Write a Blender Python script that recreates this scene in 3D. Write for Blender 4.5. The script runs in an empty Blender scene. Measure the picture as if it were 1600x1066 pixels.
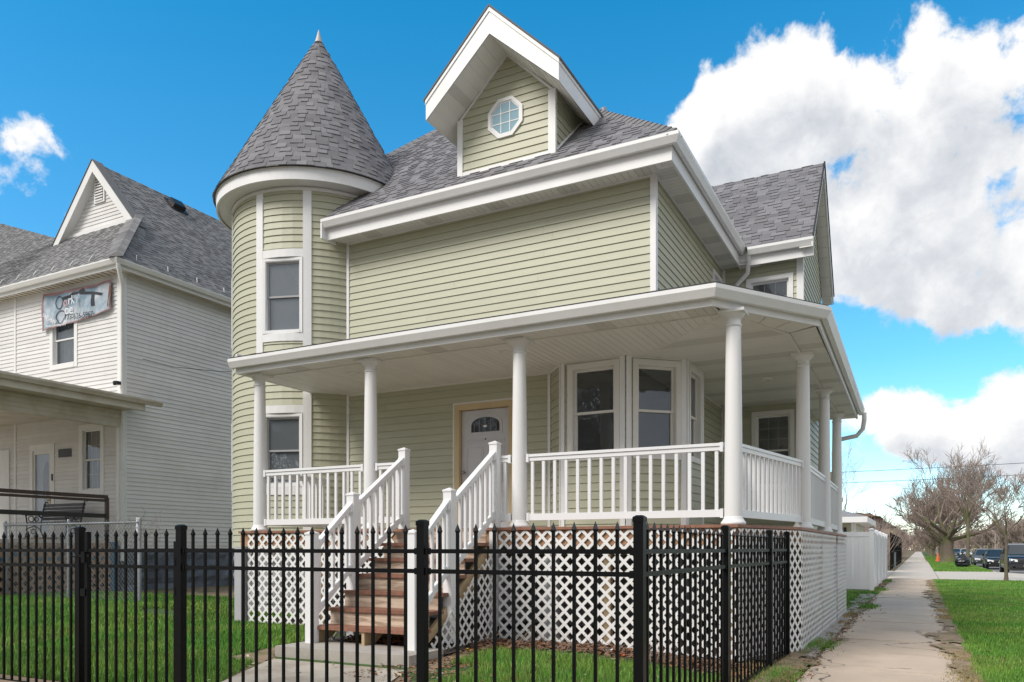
import bpy, math, random
import numpy as np
from math import sin, cos, pi, radians, sqrt, atan, atan2
from mathutils import Vector, Matrix
R = random.Random(7)
V = Vector
S = bpy.context.scene
COL = S.collection
# ------------------------------------------------------------------ camera
TH = radians(27.5); FPX = 1223.0; CH = 1.3
cam_d = bpy.data.cameras.new('camera'); cam = bpy.data.objects.new('camera', cam_d); COL.objects.link(cam)
cam.location = (0, 0, CH); cam.rotation_euler = (pi/2, 0, TH)
cam_d.sensor_width = 36; cam_d.lens = FPX/1600*36; cam_d.shift_y = (857-533)/1600
cam_d.clip_start = .05; cam_d.clip_end = 3000
S.camera = cam
def proj(p):
    r = p[0]*cos(TH)+p[1]*sin(TH); f = -p[0]*sin(TH)+p[1]*cos(TH)
    return 800+FPX*r/f, 857-FPX*(p[2]-CH)/f, f
# ------------------------------------------------------------------ sky and sun
SUN_AZ, SUN_EL = radians(208), radians(44)      # azimuth clockwise from +Y
w = bpy.data.worlds.new('World'); S.world = w; w.use_nodes = True
nt = w.node_tree; N = nt.nodes; L = nt.links; N.clear()
def nd(tree, typ, **kw):
    n = tree.nodes.new(typ)
    for k, v in kw.items():
        if k.startswith('i_'):
            k = k[2:]; k = int(k) if k.isdigit() else k.replace('_', ' ')
            n.inputs[k].default_value = v
        else: setattr(n, k, v)
    return n
def mth(tree, op, a, b=None, c=None, clamp=False):
    n = tree.nodes.new('ShaderNodeMath'); n.operation = op; n.use_clamp = clamp
    for i, x in enumerate((a, b, c)):
        if x is None: continue
        if isinstance(x, (int, float)): n.inputs[i].default_value = x
        else: tree.links.new(x, n.inputs[i])
    return n.outputs[0]
def azel(u, v):
    k = (u-800)/FPX; az = atan(k)-TH
    return az, atan((857-v)/FPX*cos(atan(k)))
# cloud density as a node group in azimuth / elevation
g = bpy.data.node_groups.new('cloud_density', 'ShaderNodeTree')
g.interface.new_socket('Vector', in_out='INPUT', socket_type='NodeSocketVector')
g.interface.new_socket('Density', in_out='OUTPUT', socket_type='NodeSocketFloat')
gi = g.nodes.new('NodeGroupInput'); go = g.nodes.new('NodeGroupOutput')
def noise(tree, vec, scale, detail, rough=.55, dist=0):
    n = nd(tree, 'ShaderNodeTexNoise', i_Scale=scale, i_Detail=detail, i_Roughness=rough, i_Distortion=dist)
    tree.links.new(vec, n.inputs['Vector']); return n.outputs['Fac']
big = noise(g, gi.outputs[0], 5.5, 12, .62, .15)
sm = noise(g, gi.outputs[0], 17, 9, .6, .3)
sep = nd(g, 'ShaderNodeSeparateXYZ'); g.links.new(gi.outputs[0], sep.inputs[0])
AZ0, AZ1 = -1.35, .40
azn = mth(g, 'MULTIPLY_ADD', sep.outputs[0], 1/(AZ1-AZ0), -AZ0/(AZ1-AZ0), clamp=True)
def profile(pts):
    """elevation of a cloud bank's edge along the horizon"""
    fc = nd(g, 'ShaderNodeFloatCurve'); cv = fc.mapping.curves[0]
    q = sorted(((azel(u, v)[0]-AZ0)/(AZ1-AZ0), azel(u, v)[1]+.2) for u, v in pts); q = [(0, q[0][1])]+q+[(1, q[-1][1])]
    for i, (x, y) in enumerate(q):
        if i < 2: cv.points[i].location = (x, y)
        else: cv.points.new(x, y)
    for p in cv.points: p.handle_type = 'VECTOR'
    fc.mapping.update(); g.links.new(azn, fc.inputs['Value']); return mth(g, 'SUBTRACT', fc.outputs[0], .2)
tot = None
for top, bot, soft in (
    ([(980,260),(1030,215),(1070,170),(1100,95),(1150,62),(1210,38),(1290,30),(1345,75),(1400,45),(1460,10),(1500,45),(1560,60),(1620,40),(1750,60),(1900,200)],
     [(980,200),(1030,225),(1070,300),(1110,370),(1200,420),(1290,490),(1350,505),(1450,520),(1600,535),(1750,520),(1900,300)], 22),
    ([(1270,700),(1310,625),(1345,605),(1390,588),(1440,600),(1485,625),(1530,598),(1620,592),(1750,600)],
     [(1270,640),(1310,690),(1350,690),(1390,735),(1480,750),(1540,770),(1620,775),(1750,760)], 26),
    ([(-300,180),(-60,160),(0,180),(30,168),(70,195),(110,212),(160,190),(190,240),(200,330),(420,660),(1000,660)],
     [(-300,420),(-60,400),(0,322),(40,330),(100,300),(160,250),(190,215),(200,300),(420,720),(1000,740)], 11)):
    T_, B_ = profile(top), profile(bot)
    f = mth(g, 'MULTIPLY', mth(g, 'SMOOTH_MIN', mth(g, 'SUBTRACT', T_, sep.outputs[1]), mth(g, 'SUBTRACT', sep.outputs[1], B_), .05), soft)
    f = mth(g, 'ADD', f, .25)
    tot = f if tot is None else mth(g, 'MAXIMUM', tot, f)
tot = mth(g, 'MINIMUM', mth(g, 'MAXIMUM', tot, -1.6), .95)
# away from the view, unseen cloud cover is made fuller for neutral fill light
away = mth(g, 'MULTIPLY', mth(g, 'SUBTRACT', mth(g, 'ABSOLUTE', mth(g, 'SUBTRACT', sep.outputs[0], -TH)), .75), 3, clamp=True)
rest = mth(g, 'MULTIPLY_ADD', noise(g, gi.outputs[0], 1.3, 3, .5), 3.2, -.5)
tot = mth(g, 'MAXIMUM', tot, mth(g, 'MULTIPLY_ADD', away, 3, mth(g, 'SUBTRACT', rest, 3)))
d = mth(g, 'ADD', tot, mth(g, 'MULTIPLY_ADD', big, 3.4, -1.95))
d = mth(g, 'ADD', d, mth(g, 'MULTIPLY_ADD', sm, 1.7, -.85))
g.links.new(d, go.inputs[0])
tc = nd(nt, 'ShaderNodeTexCoord'); sp = nd(nt, 'ShaderNodeSeparateXYZ'); L.new(tc.outputs['Generated'], sp.inputs[0])
az = mth(nt, 'ARCTAN2', sp.outputs[0], sp.outputs[1]); el = mth(nt, 'ARCSINE', sp.outputs[2])
cb = nd(nt, 'ShaderNodeCombineXYZ'); L.new(az, cb.inputs[0]); L.new(el, cb.inputs[1])
def dens(off):
    ad = nd(nt, 'ShaderNodeVectorMath', operation='ADD'); ad.inputs[1].default_value = off; L.new(cb.outputs[0], ad.inputs[0])
    gg = nt.nodes.new('ShaderNodeGroup'); gg.node_tree = g; L.new(ad.outputs[0], gg.inputs[0]); return gg.outputs[0]
D0 = dens((0, 0, 0)); D1 = dens((-.02, .05, 0))
cov = mth(nt, 'MULTIPLY', D0, 2.3, clamp=True)
ss = nd(nt, 'ShaderNodeMapRange', interpolation_type='SMOOTHSTEP'); L.new(cov, ss.inputs[0]); cov = ss.outputs[0]
thick = mth(nt, 'MAXIMUM', D1, 0)
lit = mth(nt, 'MULTIPLY', mth(nt, 'SUBTRACT', thick, .15), .70, clamp=True)
cr = nd(nt, 'ShaderNodeValToRGB'); L.new(lit, cr.inputs[0])
cr.color_ramp.elements[0].color = (3.55, 3.55, 3.55, 1); cr.color_ramp.elements[1].color = (1.75, 1.9, 2.12, 1)
e = cr.color_ramp.elements.new(.45); e.color = (2.6, 2.7, 2.85, 1)
sky = nd(nt, 'ShaderNodeTexSky', sky_type='NISHITA', sun_disc=False, sun_elevation=SUN_EL, sun_rotation=SUN_AZ, air_density=1.0, dust_density=.15, ozone_density=2.0)
tint = nd(nt, 'ShaderNodeMix', data_type='RGBA', blend_type='MULTIPLY'); tint.inputs[0].default_value = 1
L.new(sky.outputs[0], tint.inputs[6])
tr_ = nd(nt, 'ShaderNodeValToRGB'); L.new(mth(nt, 'MULTIPLY', sp.outputs[2], 1.6, clamp=True), tr_.inputs[0])
tr_.color_ramp.elements[0].color = (.68, .73, .78, 1); tr_.color_ramp.elements[1].color = (.033, .64, .79, 1)
e2 = tr_.color_ramp.elements.new(.35); e2.color = (.30, .66, .77, 1); L.new(tr_.outputs[0], tint.inputs[7])
mx = nd(nt, 'ShaderNodeMix', data_type='RGBA'); L.new(cov, mx.inputs[0]); L.new(tint.outputs[2], mx.inputs[6]); L.new(cr.outputs[0], mx.inputs[7])
bg = nd(nt, 'ShaderNodeBackground', i_Strength=.125); L.new(mx.outputs[2], bg.inputs[0])
wo = nd(nt, 'ShaderNodeOutputWorld'); L.new(bg.outputs[0], wo.inputs[0])
sun_d = bpy.data.lights.new('sun', 'SUN'); sun_d.energy = 1.4; sun_d.angle = radians(26); sun_d.color = (1, .945, .875)
sun = bpy.data.objects.new('sun', sun_d); COL.objects.link(sun)
sd = V((sin(SUN_AZ)*cos(SUN_EL), cos(SUN_AZ)*cos(SUN_EL), sin(SUN_EL)))
sun.rotation_euler = sd.to_track_quat('Z', 'Y').to_euler(); sun.location = sd*60
S.view_settings.view_transform = 'Standard'; S.view_settings.look = 'None'; S.view_settings.gamma = 1
S.view_settings.exposure = 1.2; S.view_settings.use_curve_mapping = False
S.cycles.max_bounces = 8; S.cycles.diffuse_bounces = 4; S.cycles.transparent_max_bounces = 12; S.cycles.use_denoising = True
S.cycles.sample_clamp_indirect = 4
# ------------------------------------------------------------------ materials
def mat(name, col, rough=.5, var=.06, scale=3, bump=0, bscale=60, rnd=0, metal=0, spec=.5, col2=None, mask_scale=None, mask_lo=.45, mask_hi=.6, stretch=None, coat=0):
    m = bpy.data.materials.new(name); m.use_nodes = True; t = m.node_tree; b = t.nodes['Principled BSDF']
    b.inputs['Roughness'].default_value = rough; b.inputs['Metallic'].default_value = metal
    b.inputs['Specular IOR Level'].default_value = spec; b.inputs['Coat Weight'].default_value = coat
    co = nd(t, 'ShaderNodeTexCoord').outputs['Object']
    if stretch:
        mp = nd(t, 'ShaderNodeMapping'); mp.inputs['Scale'].default_value = stretch; t.links.new(co, mp.inputs['Vector']); co = mp.outputs[0]
    c = None
    if col2 is not None:
        n = noise(t, co, mask_scale or scale, 6, .6)
        mr = nd(t, 'ShaderNodeMapRange', i_1=mask_lo, i_2=mask_hi); t.links.new(n, mr.inputs[0])
        mxx = nd(t, 'ShaderNodeMix', data_type='RGBA'); t.links.new(mr.outputs[0], mxx.inputs[0])
        mxx.inputs[6].default_value = (*col, 1); mxx.inputs[7].default_value = (*col2, 1); c = mxx.outputs[2]
    n = noise(t, co, scale, 5, .6)
    val = mth(t, 'MULTIPLY_ADD', n, 2*var*1.6, 1-var*1.6)
    if rnd:
        oi = nd(t, 'ShaderNodeObjectInfo'); ge = nd(t, 'ShaderNodeNewGeometry')
        r = mth(t, 'FRACT', mth(t, 'ADD', oi.outputs['Random'], ge.outputs['Random Per Island']))
        val = mth(t, 'MULTIPLY', val, mth(t, 'MULTIPLY_ADD', r, 2*rnd, 1-rnd))
    mv = nd(t, 'ShaderNodeMix', data_type='RGBA', blend_type='MULTIPLY'); mv.inputs[0].default_value = 1
    if c is None: mv.inputs[6].default_value = (*col, 1)
    else: t.links.new(c, mv.inputs[6])
    cc = nd(t, 'ShaderNodeCombineColor'); [t.links.new(val, cc.inputs[i]) for i in range(3)]
    t.links.new(cc.outputs[0], mv.inputs[7]); t.links.new(mv.outputs[2], b.inputs['Base Color'])
    if bump:
        bn = noise(t, co, bscale, 4, .6); bp = nd(t, 'ShaderNodeBump', i_Strength=bump, i_Distance=.01)
        t.links.new(bn, bp.inputs['Height']); t.links.new(bp.outputs[0], b.inputs['Normal'])
    return m
def glass(name, tintc=(.85, .9, .92), refl=.12, haze=0, hcol=(.3, .33, .36)):
    m = bpy.data.materials.new(name); m.use_nodes = True; t = m.node_tree; t.nodes.remove(t.nodes['Principled BSDF'])
    out = t.nodes['Material Output']; tr = nd(t, 'ShaderNodeBsdfTransparent'); tr.inputs[0].default_value = (*tintc, 1)
    gl = nd(t, 'ShaderNodeBsdfGlossy', i_Roughness=.015); gl.inputs[0].default_value = (.9, .95, 1, 1)
    fr = nd(t, 'ShaderNodeFresnel', i_IOR=1.5)
    co = nd(t, 'ShaderNodeTexCoord').outputs['Object']; bn = noise(t, co, 2.2, 3, .5)
    bp = nd(t, 'ShaderNodeBump', i_Strength=.25, i_Distance=.02); t.links.new(bn, bp.inputs['Height']); t.links.new(bp.outputs[0], gl.inputs['Normal'])
    f = mth(t, 'MULTIPLY_ADD', fr.outputs[0], 1.3, refl, clamp=True)
    base = tr.outputs[0]
    if haze:
        df = nd(t, 'ShaderNodeBsdfDiffuse'); df.inputs[0].default_value = (*hcol, 1)
        ms0 = nd(t, 'ShaderNodeMixShader'); ms0.inputs[0].default_value = haze; t.links.new(base, ms0.inputs[1]); t.links.new(df.outputs[0], ms0.inputs[2]); base = ms0.outputs[0]
    ms = nd(t, 'ShaderNodeMixShader'); t.links.new(f, ms.inputs[0]); t.links.new(base, ms.inputs[1]); t.links.new(gl.outputs[0], ms.inputs[2])
    t.links.new(ms.outputs[0], out.inputs[0]); return m
MG = mat('sage_vinyl', (.47, .47, .35), .5, .05, 2.5, .12, 90, .035, stretch=(1, 1, 4))
MW = mat('white_trim', (.81, .81, .81), .42, .035, 2, .05, 60, col2=(.73, .725, .71), mask_scale=1.3, mask_lo=.52, mask_hi=.75)
MC = mat('cream_trim', (.76, .745, .71), .45, .04, 2)
MSOF = mat('soffit_vinyl', (.80, .785, .75), .5, .04, 2, rnd=.03)
MVENT = mat('vented_soffit', (.66, .645, .61), .6, .06, 2)
MRAIL = mat('white_vinyl', (.80, .80, .81), .35, .025, 2)
MCOL = mat('painted_column', (.79, .785, .78), .4, .03, 2, .1, 25, stretch=(1, 1, .3))
MSH = mat('grey_shingle', (.20, .196, .208), .9, .12, 1.2, .6, 220, .22)
MSHB = mat('shingle_underlayer', (.035, .034, .038), .95, .1, 4)
MCAP = mat('ridge_cap_shingle', (.20, .195, .2), .9, .12, 3, .6, 200, .2)
MBLK = mat('black_iron', (.004, .0043, .005), .38, .15, 8, .1, 200, spec=.16)
MLAT = mat('white_lattice', (.80, .79, .78), .5, .05, 5, rnd=.03)
MWOOD = mat('joist_wood', (.36, .20, .11), .7, .3, 3, .4, 60, .1, stretch=(1, 1, 9))
MTREAD = mat('stained_tread', (.25, .115, .075), .55, .35, 3, .3, 60, .15, stretch=(6, 1, 1))
MRISER = mat('weathered_riser', (.56, .45, .35), .75, .2, 3, .3, 50, .1, col2=(.30, .22, .16), mask_scale=4, stretch=(.7, 3, 6))
MCONC = mat('concrete', (.40, .37, .33), .9, .12, 6, .5, 90, col2=(.29, .265, .235), mask_scale=2.5, mask_lo=.5, mask_hi=.8)
MFND = mat('foundation_stone', (.30, .30, .31), .9, .25, 6, .8, 12, .15)
MFNDB = mat('blue_foundation_stone', (.12, .14, .175), .85, .35, 5, .9, 10, .3)
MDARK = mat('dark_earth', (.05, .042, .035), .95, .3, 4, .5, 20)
MINT = mat('interior_paint', (.28, .27, .25), .9, .05)
MGL = glass('window_glass', refl=.05, haze=.14, hcol=(.24, .26, .28))
MGLT = glass('turret_window_glass', refl=.06, haze=.45, hcol=(.26, .29, .32))
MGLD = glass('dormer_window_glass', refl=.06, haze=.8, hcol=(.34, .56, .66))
MSCR = mat('sash_grey', (.38, .38, .39), .5, .03)
MMUN = mat('muntin_grey', (.42, .43, .43), .5, .03)
MDOOR = mat('door_white', (.60, .60, .625), .4, .03, 2)
MJAMB = mat('raw_pine_jamb', (.60, .47, .28), .6, .08, 4, stretch=(1, 1, .2))
MNW = mat('neighbour_white_vinyl', (.68, .675, .665), .55, .06, 2, .1, 60, .04, col2=(.60, .585, .56), mask_scale=.8, mask_lo=.5, mask_hi=.75)
MNT = mat('neighbour_trim', (.74, .74, .73), .5, .05, 2)
MNSH = mat('neighbour_shingle', (.20, .197, .198), .92, .14, 1.0, .6, 200, .26)
MNCREAM = mat('aged_cream_trim', (.58, .54, .47), .6, .1, 2, col2=(.47, .42, .34), mask_scale=2)
MRUST = mat('brown_steel', (.055, .032, .026), .5, .3, 6)
MBLKP = mat('black_plastic', (.02, .02, .022), .4, .1)
MBRLAT = mat('brown_lattice', (.36, .23, .15), .8, .2, 5, rnd=.15)
MBLUE = mat('faded_blue_board', (.05, .15, .24), .7, .25, 5)
MGALV = mat('galvanised_steel', (.30, .32, .34), .5, .2, 8, metal=.5)
MPVC = mat('vinyl_fence', (.78, .79, .81), .35, .02)
MBARK = mat('tree_bark', (.16, .125, .10), .95, .3, 6, .8, 25, col2=(.13, .14, .05), mask_scale=1.0, mask_lo=.42, mask_hi=.58)
MTWIG = mat('twigs', (.28, .22, .185), .9, .25, 1, rnd=.2)
MASPH = mat('asphalt', (.20, .19, .18), .9, .15, 4, .4, 80)
MTERRA = mat('bare_soil', (.25, .18, .12), .95, .25, 3, .7, 40, col2=(.10, .12, .035), mask_scale=1.6, mask_lo=.48, mask_hi=.6)
MTURF = mat('turf_base', (.05, .10, .02), .95, .3, 2, .6, 60, col2=(.12, .10, .05), mask_scale=.9, mask_lo=.60, mask_hi=.75)
def blade_mat(name, c1, c2):
    m = mat(name, c1, .55, .25, 1.2, rnd=.45, col2=c2, mask_scale=.8, mask_lo=.4, mask_hi=.7)
    m.node_tree.nodes['Principled BSDF'].inputs['Subsurface Weight'].default_value = 0
    return m
MBLADE = blade_mat('grass_blade', (.10, .27, .03), (.23, .36, .06))
MDRY = blade_mat('dry_grass', (.36, .27, .14), (.20, .20, .06))
MLEAF = mat('dead_leaf', (.20, .095, .045), .8, .3, 3, rnd=.55)
def sidewalk_mat():
    m = mat('sidewalk_concrete', (.58, .465, .36), .92, .2, 2.2, .6, 160, .09, col2=(.42, .33, .25), mask_scale=1.1, mask_lo=.5, mask_hi=.8)
    t = m.node_tree; b = t.nodes['Principled BSDF']; src = b.inputs['Base Color'].links[0].from_socket
    co = nd(t, 'ShaderNodeTexCoord').outputs['Object']
    nz = nd(t, 'ShaderNodeTexNoise', i_Scale=3.0, i_Detail=5); t.links.new(co, nz.inputs['Vector'])
    va = nd(t, 'ShaderNodeVectorMath', operation='MULTIPLY_ADD'); t.links.new(nz.outputs['Color'], va.inputs[0]); va.inputs[1].default_value = (.5, .5, .5); t.links.new(co, va.inputs[2])
    mp = nd(t, 'ShaderNodeMapping'); mp.inputs['Scale'].default_value = (.5, .62, 1); t.links.new(va.outputs[0], mp.inputs['Vector'])
    vo = nd(t, 'ShaderNodeTexVoronoi', feature='DISTANCE_TO_EDGE', i_Scale=1.0); vo.voronoi_dimensions = '2D'; t.links.new(mp.outputs[0], vo.inputs['Vector'])
    crack = mth(t, 'LESS_THAN', vo.outputs['Distance'], .008)
    msk = mth(t, 'GREATER_THAN', noise(t, co, .55, 2), .44)
    k = mth(t, 'MULTIPLY', mth(t, 'MULTIPLY', crack, msk), .8)
    mm = nd(t, 'ShaderNodeMix', data_type='RGBA'); t.links.new(k, mm.inputs[0]); t.links.new(src, mm.inputs[6]); mm.inputs[7].default_value = (.06, .045, .035, 1)
    sp_ = noise(t, co, 240, 2); s2 = mth(t, 'MULTIPLY_ADD', sp_, .5, .75)
    mv = nd(t, 'ShaderNodeMix', data_type='RGBA', blend_type='MULTIPLY'); mv.inputs[0].default_value = 1; t.links.new(mm.outputs[2], mv.inputs[6])
    cc = nd(t, 'ShaderNodeCombineColor'); [t.links.new(s2, cc.inputs[i]) for i in range(3)]; t.links.new(cc.outputs[0], mv.inputs[7])
    t.links.new(mv.outputs[2], b.inputs['Base Color']); return m
MSW = sidewalk_mat()
MSW2 = mat('pale_concrete', (.56, .50, .43), .92, .08, 2, .3, 100, .04)
# ------------------------------------------------------------------ mesh helpers
class Mb:
    def __init__(s): s.v = []; s.f = []; s.mi = []; s.sm = []
    def add(s, vs, fs, mi=0, sm=False):
        o = len(s.v); s.v += [tuple(p) for p in vs]
        for f in fs: s.f.append(tuple(o+i for i in f)); s.mi.append(mi); s.sm.append(sm)
        return s
    def box(s, x0, x1, y0, y1, z0, z1, mi=0):
        return s.add([(x0,y0,z0),(x1,y0,z0),(x1,y1,z0),(x0,y1,z0),(x0,y0,z1),(x1,y0,z1),(x1,y1,z1),(x0,y1,z1)],
                     [(0,3,2,1),(4,5,6,7),(0,1,5,4),(1,2,6,5),(2,3,7,6),(3,0,4,7)], mi)
    def tube(s, pts, rad, n=8, mi=0, caps=True, sm=True):
        pts = [V(p) for p in pts]; rad = rad if isinstance(rad, (list, tuple)) else [rad]*len(pts)
        vs = []; up = None
        for i, p in enumerate(pts):
            d = (pts[min(i+1, len(pts)-1)]-pts[max(i-1, 0)]).normalized()
            if up is None:
                up = V((0,0,1)) if abs(d.z) < .9 else V((1,0,0))
            a = d.cross(up).normalized(); b = a.cross(d).normalized(); up = b
            for k in range(n):
                t = 2*pi*k/n; vs.append(p+(a*cos(t)+b*sin(t))*rad[i])
        fs = [(i*n+k, i*n+(k+1)%n, (i+1)*n+(k+1)%n, (i+1)*n+k) for i in range(len(pts)-1) for k in range(n)]
        s.add(vs, fs, mi, sm)
        if caps: 
            s.add(vs[:n], [tuple(range(n))], mi); s.add(vs[-n:], [tuple(range(n))[::-1]], mi)
        return s
    def lathe(s, cx, cy, prof, n=24, mi=0, sm=True, a0=0, a1=2*pi):
        full = abs(a1-a0-2*pi) < 1e-6; m = n if full else n+1
        vs = [(cx+r*cos(a0+(a1-a0)*k/n), cy+r*sin(a0+(a1-a0)*k/n), z) for r, z in prof for k in range(m)]
        fs = [(i*m+k, i*m+(k+1)%m, (i+1)*m+(k+1)%m, (i+1)*m+k) for i in range(len(prof)-1) for k in range(m if full else n)]
        return s.add(vs, fs, mi, sm)
    def sweep(s, path, prof, closed=False, mi=0):
        """path: xy points, prof: (outward to the right of travel, z); mitred"""
        P = [V((p[0], p[1])) for p in path]; n = len(P); m = len(prof); vs = []
        for i in range(n):
            ds = []
            if i > 0 or closed: ds.append((P[i]-P[i-1]).normalized())
            if i < n-1 or closed: ds.append((P[(i+1) % n]-P[i]).normalized())
            ns = [V((d.y, -d.x)) for d in ds]; nn = sum(ns, V((0,0))).normalized(); k = 1/max(.3, nn.dot(ns[0]))
            for o, z in prof: vs.append((P[i].x+nn.x*o*k, P[i].y+nn.y*o*k, z))
        c = n if closed else n-1
        s.add(vs, [(i*m+j, ((i+1)%n)*m+j, ((i+1)%n)*m+(j+1)%m, i*m+(j+1)%m) for i in range(c) for j in range(m)], mi)
        if not closed: s.add(vs[:m], [tuple(range(m))], mi); s.add(vs[-m:], [tuple(range(m))[::-1]], mi)
        return s
class Fr:
    def __init__(s, O, u, v=(0,0,1)):
        s.O = V(O); s.u = V(u).normalized(); s.v = V(v).normalized(); s.n = s.u.cross(s.v).normalized()
    def p(s, a, b, h=0): return s.O+s.u*a+s.v*b+s.n*h
def wall_fr(p0, p1, z=0):
    d = V((p1[0]-p0[0], p1[1]-p0[1], 0)); return Fr((p0[0], p0[1], z), d), d.length
def fbox(mb, fr, a0, a1, b0, b1, h0, h1, mi=0):
    q = [fr.p(a, b, h) for h in (h0, h1) for a, b in ((a0,b0),(a1,b0),(a1,b1),(a0,b1))]
    return mb.add(q, [(0,3,2,1),(4,5,6,7),(0,1,5,4),(1,2,6,5),(2,3,7,6),(3,0,4,7)], mi)
def clip(poly, conv):
    """clip polygon by a counter-clockwise convex polygon"""
    out = list(poly); n = len(conv)
    for i in range(n):
        ax, ay = conv[i]; bx, by = conv[(i+1) % n]
        side = lambda p: (bx-ax)*(p[1]-ay)-(by-ay)*(p[0]-ax)
        inp, out = out, []
        for j in range(len(inp)):
            p, q = inp[j], inp[(j+1) % len(inp)]; sp_, sq = side(p), side(q)
            if sp_ >= 0: out.append(p)
            if (sp_ >= 0) != (sq >= 0):
                t = sp_/(sp_-sq); out.append((p[0]+(q[0]-p[0])*t, p[1]+(q[1]-p[1])*t))
        if not out: return []
    r = []
    for p in out:
        if not r or abs(p[0]-r[-1][0])+abs(p[1]-r[-1][1]) > 1e-5: r.append(p)
    if len(r) > 1 and abs(r[0][0]-r[-1][0])+abs(r[0][1]-r[-1][1]) < 1e-5: r.pop()
    a = sum(r[i][0]*r[(i+1)%len(r)][1]-r[(i+1)%len(r)][0]*r[i][1] for i in range(len(r)))/2 if len(r) > 2 else 0
    return r if abs(a) > 2e-5 else []
def relief(fr, poly, hb, ht=None, t0=0, t1=1, h0=0):
    ht = hb if ht is None else ht; n = len(poly)
    H = lambda b: hb+(ht-hb)*(b-t0)/max(1e-6, t1-t0)
    vs = [fr.p(a, b, H(b)) for a, b in poly]+[fr.p(a, b, h0) for a, b in poly]
    return vs, [tuple(range(n))]+[(i, n+i, n+(i+1) % n, (i+1) % n) for i in range(n)]
def mesh_obj(name, mb, mats, parent=None, loc0=(0,0,0)):
    me = bpy.data.meshes.new(name)
    lx, ly, lz = loc0
    me.from_pydata([(x-lx, y-ly, z-lz) for x, y, z in mb.v], [], mb.f)
    mats = mats if isinstance(mats, (list, tuple)) else [mats]
    for m in mats: me.materials.append(m)
    if any(mb.mi): me.polygons.foreach_set('material_index', mb.mi)
    if any(mb.sm): me.polygons.foreach_set('use_smooth', mb.sm)
    me.update(); o = bpy.data.objects.new(name, me); COL.objects.link(o)
    if parent is not None: o.parent = parent
    return o
class Thing:
    def __init__(s, name, label, cat, loc=(0,0,0), group=None, rot=0):
        s.loc = loc; s.o = bpy.data.objects.new(name, None); COL.objects.link(s.o); s.o.location = loc; s.o.rotation_euler = (0,0,rot)
        s.o['label'] = label; s.o['category'] = cat
        if group: s.o['group'] = group
        s.o.empty_display_size = .2
    def part(s, name, mb, mats, parent=None, label=None, kind=None):
        o = mesh_obj(name, mb, mats, parent or s.o, s.loc)
        if label: o['label'] = label
        if kind: o['kind'] = kind
        return o
def single(name, mb, mats, label=None, cat=None, kind=None, group=None, loc=(0,0,0)):
    o = mesh_obj(name, mb, mats, None, loc); o.location = loc
    for k, v in (('label', label), ('category', cat), ('kind', kind), ('group', group)):
        if v: o[k] = v
    return o
def copy_thing(o, loc, rot=None, parent=None, label=None, scale=None):
    c = o.copy(); COL.objects.link(c)
    if parent is None:
        c.location = loc
        if rot is not None: c.rotation_euler = (0, 0, rot)
        if scale: c.scale = scale
        if label: c['label'] = label
    else: c.parent = parent
    for ch in list(o.children): copy_thing(ch, None, None, c)
    return c
POOL = {}
def piece(key, th, parent, vs, fs, m, name=None):
    c = sum((V(p) for p in vs), V((0,0,0)))/len(vs); f0 = fs[0]
    a = V((0,0,0)); p0 = V(vs[f0[0]])
    for i in range(1, len(f0)-1): a += (V(vs[f0[i]])-p0).cross(V(vs[f0[i+1]])-p0)
    t = proj(c)[2]; view = (V((0,0,CH))-c).normalized()
    score = abs(a.dot(view))/max(t, .5)**2
    u, v, _ = proj(c)
    if t < 0 or a.dot(view) < 0 or u < -60 or u > 1660: score *= .01
    POOL.setdefault(key, []).append((score, len(POOL.get(key, [])), th, parent, vs, fs, m, name or key))
def flush(key, limit=300, minscore=0):
    L_ = sorted(POOL.pop(key, []), key=lambda x: (-x[0], x[1])); rest = {}
    for i, (sc, _, th, parent, vs, fs, m, nm) in enumerate(L_):
        if i < limit and sc > minscore:
            th.part(nm, Mb().add(vs, fs), m, parent)
        else:
            k = (parent.name, m.name); rest.setdefault(k, (th, parent, m, nm, Mb()))[4].add(vs, fs)
    for th, parent, m, nm, mb in rest.values():
        th.part(nm, mb, m, parent, kind='stuff')
def minus(rects, hole):
    out = []
    a0, a1, b0, b1 = hole
    for (s0, s1, t0, t1) in rects:
        if a1 <= s0 or a0 >= s1 or b1 <= t0 or b0 >= t1: out.append((s0, s1, t0, t1)); continue
        if a0 > s0: out.append((s0, a0, t0, t1))
        if a1 < s1: out.append((a1, s1, t0, t1))
        m0, m1 = max(s0, a0), min(s1, a1)
        if b0 > t0: out.append((m0, m1, t0, b0))
        if b1 < t1: out.append((m0, m1, b1, t1))
    return out
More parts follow.
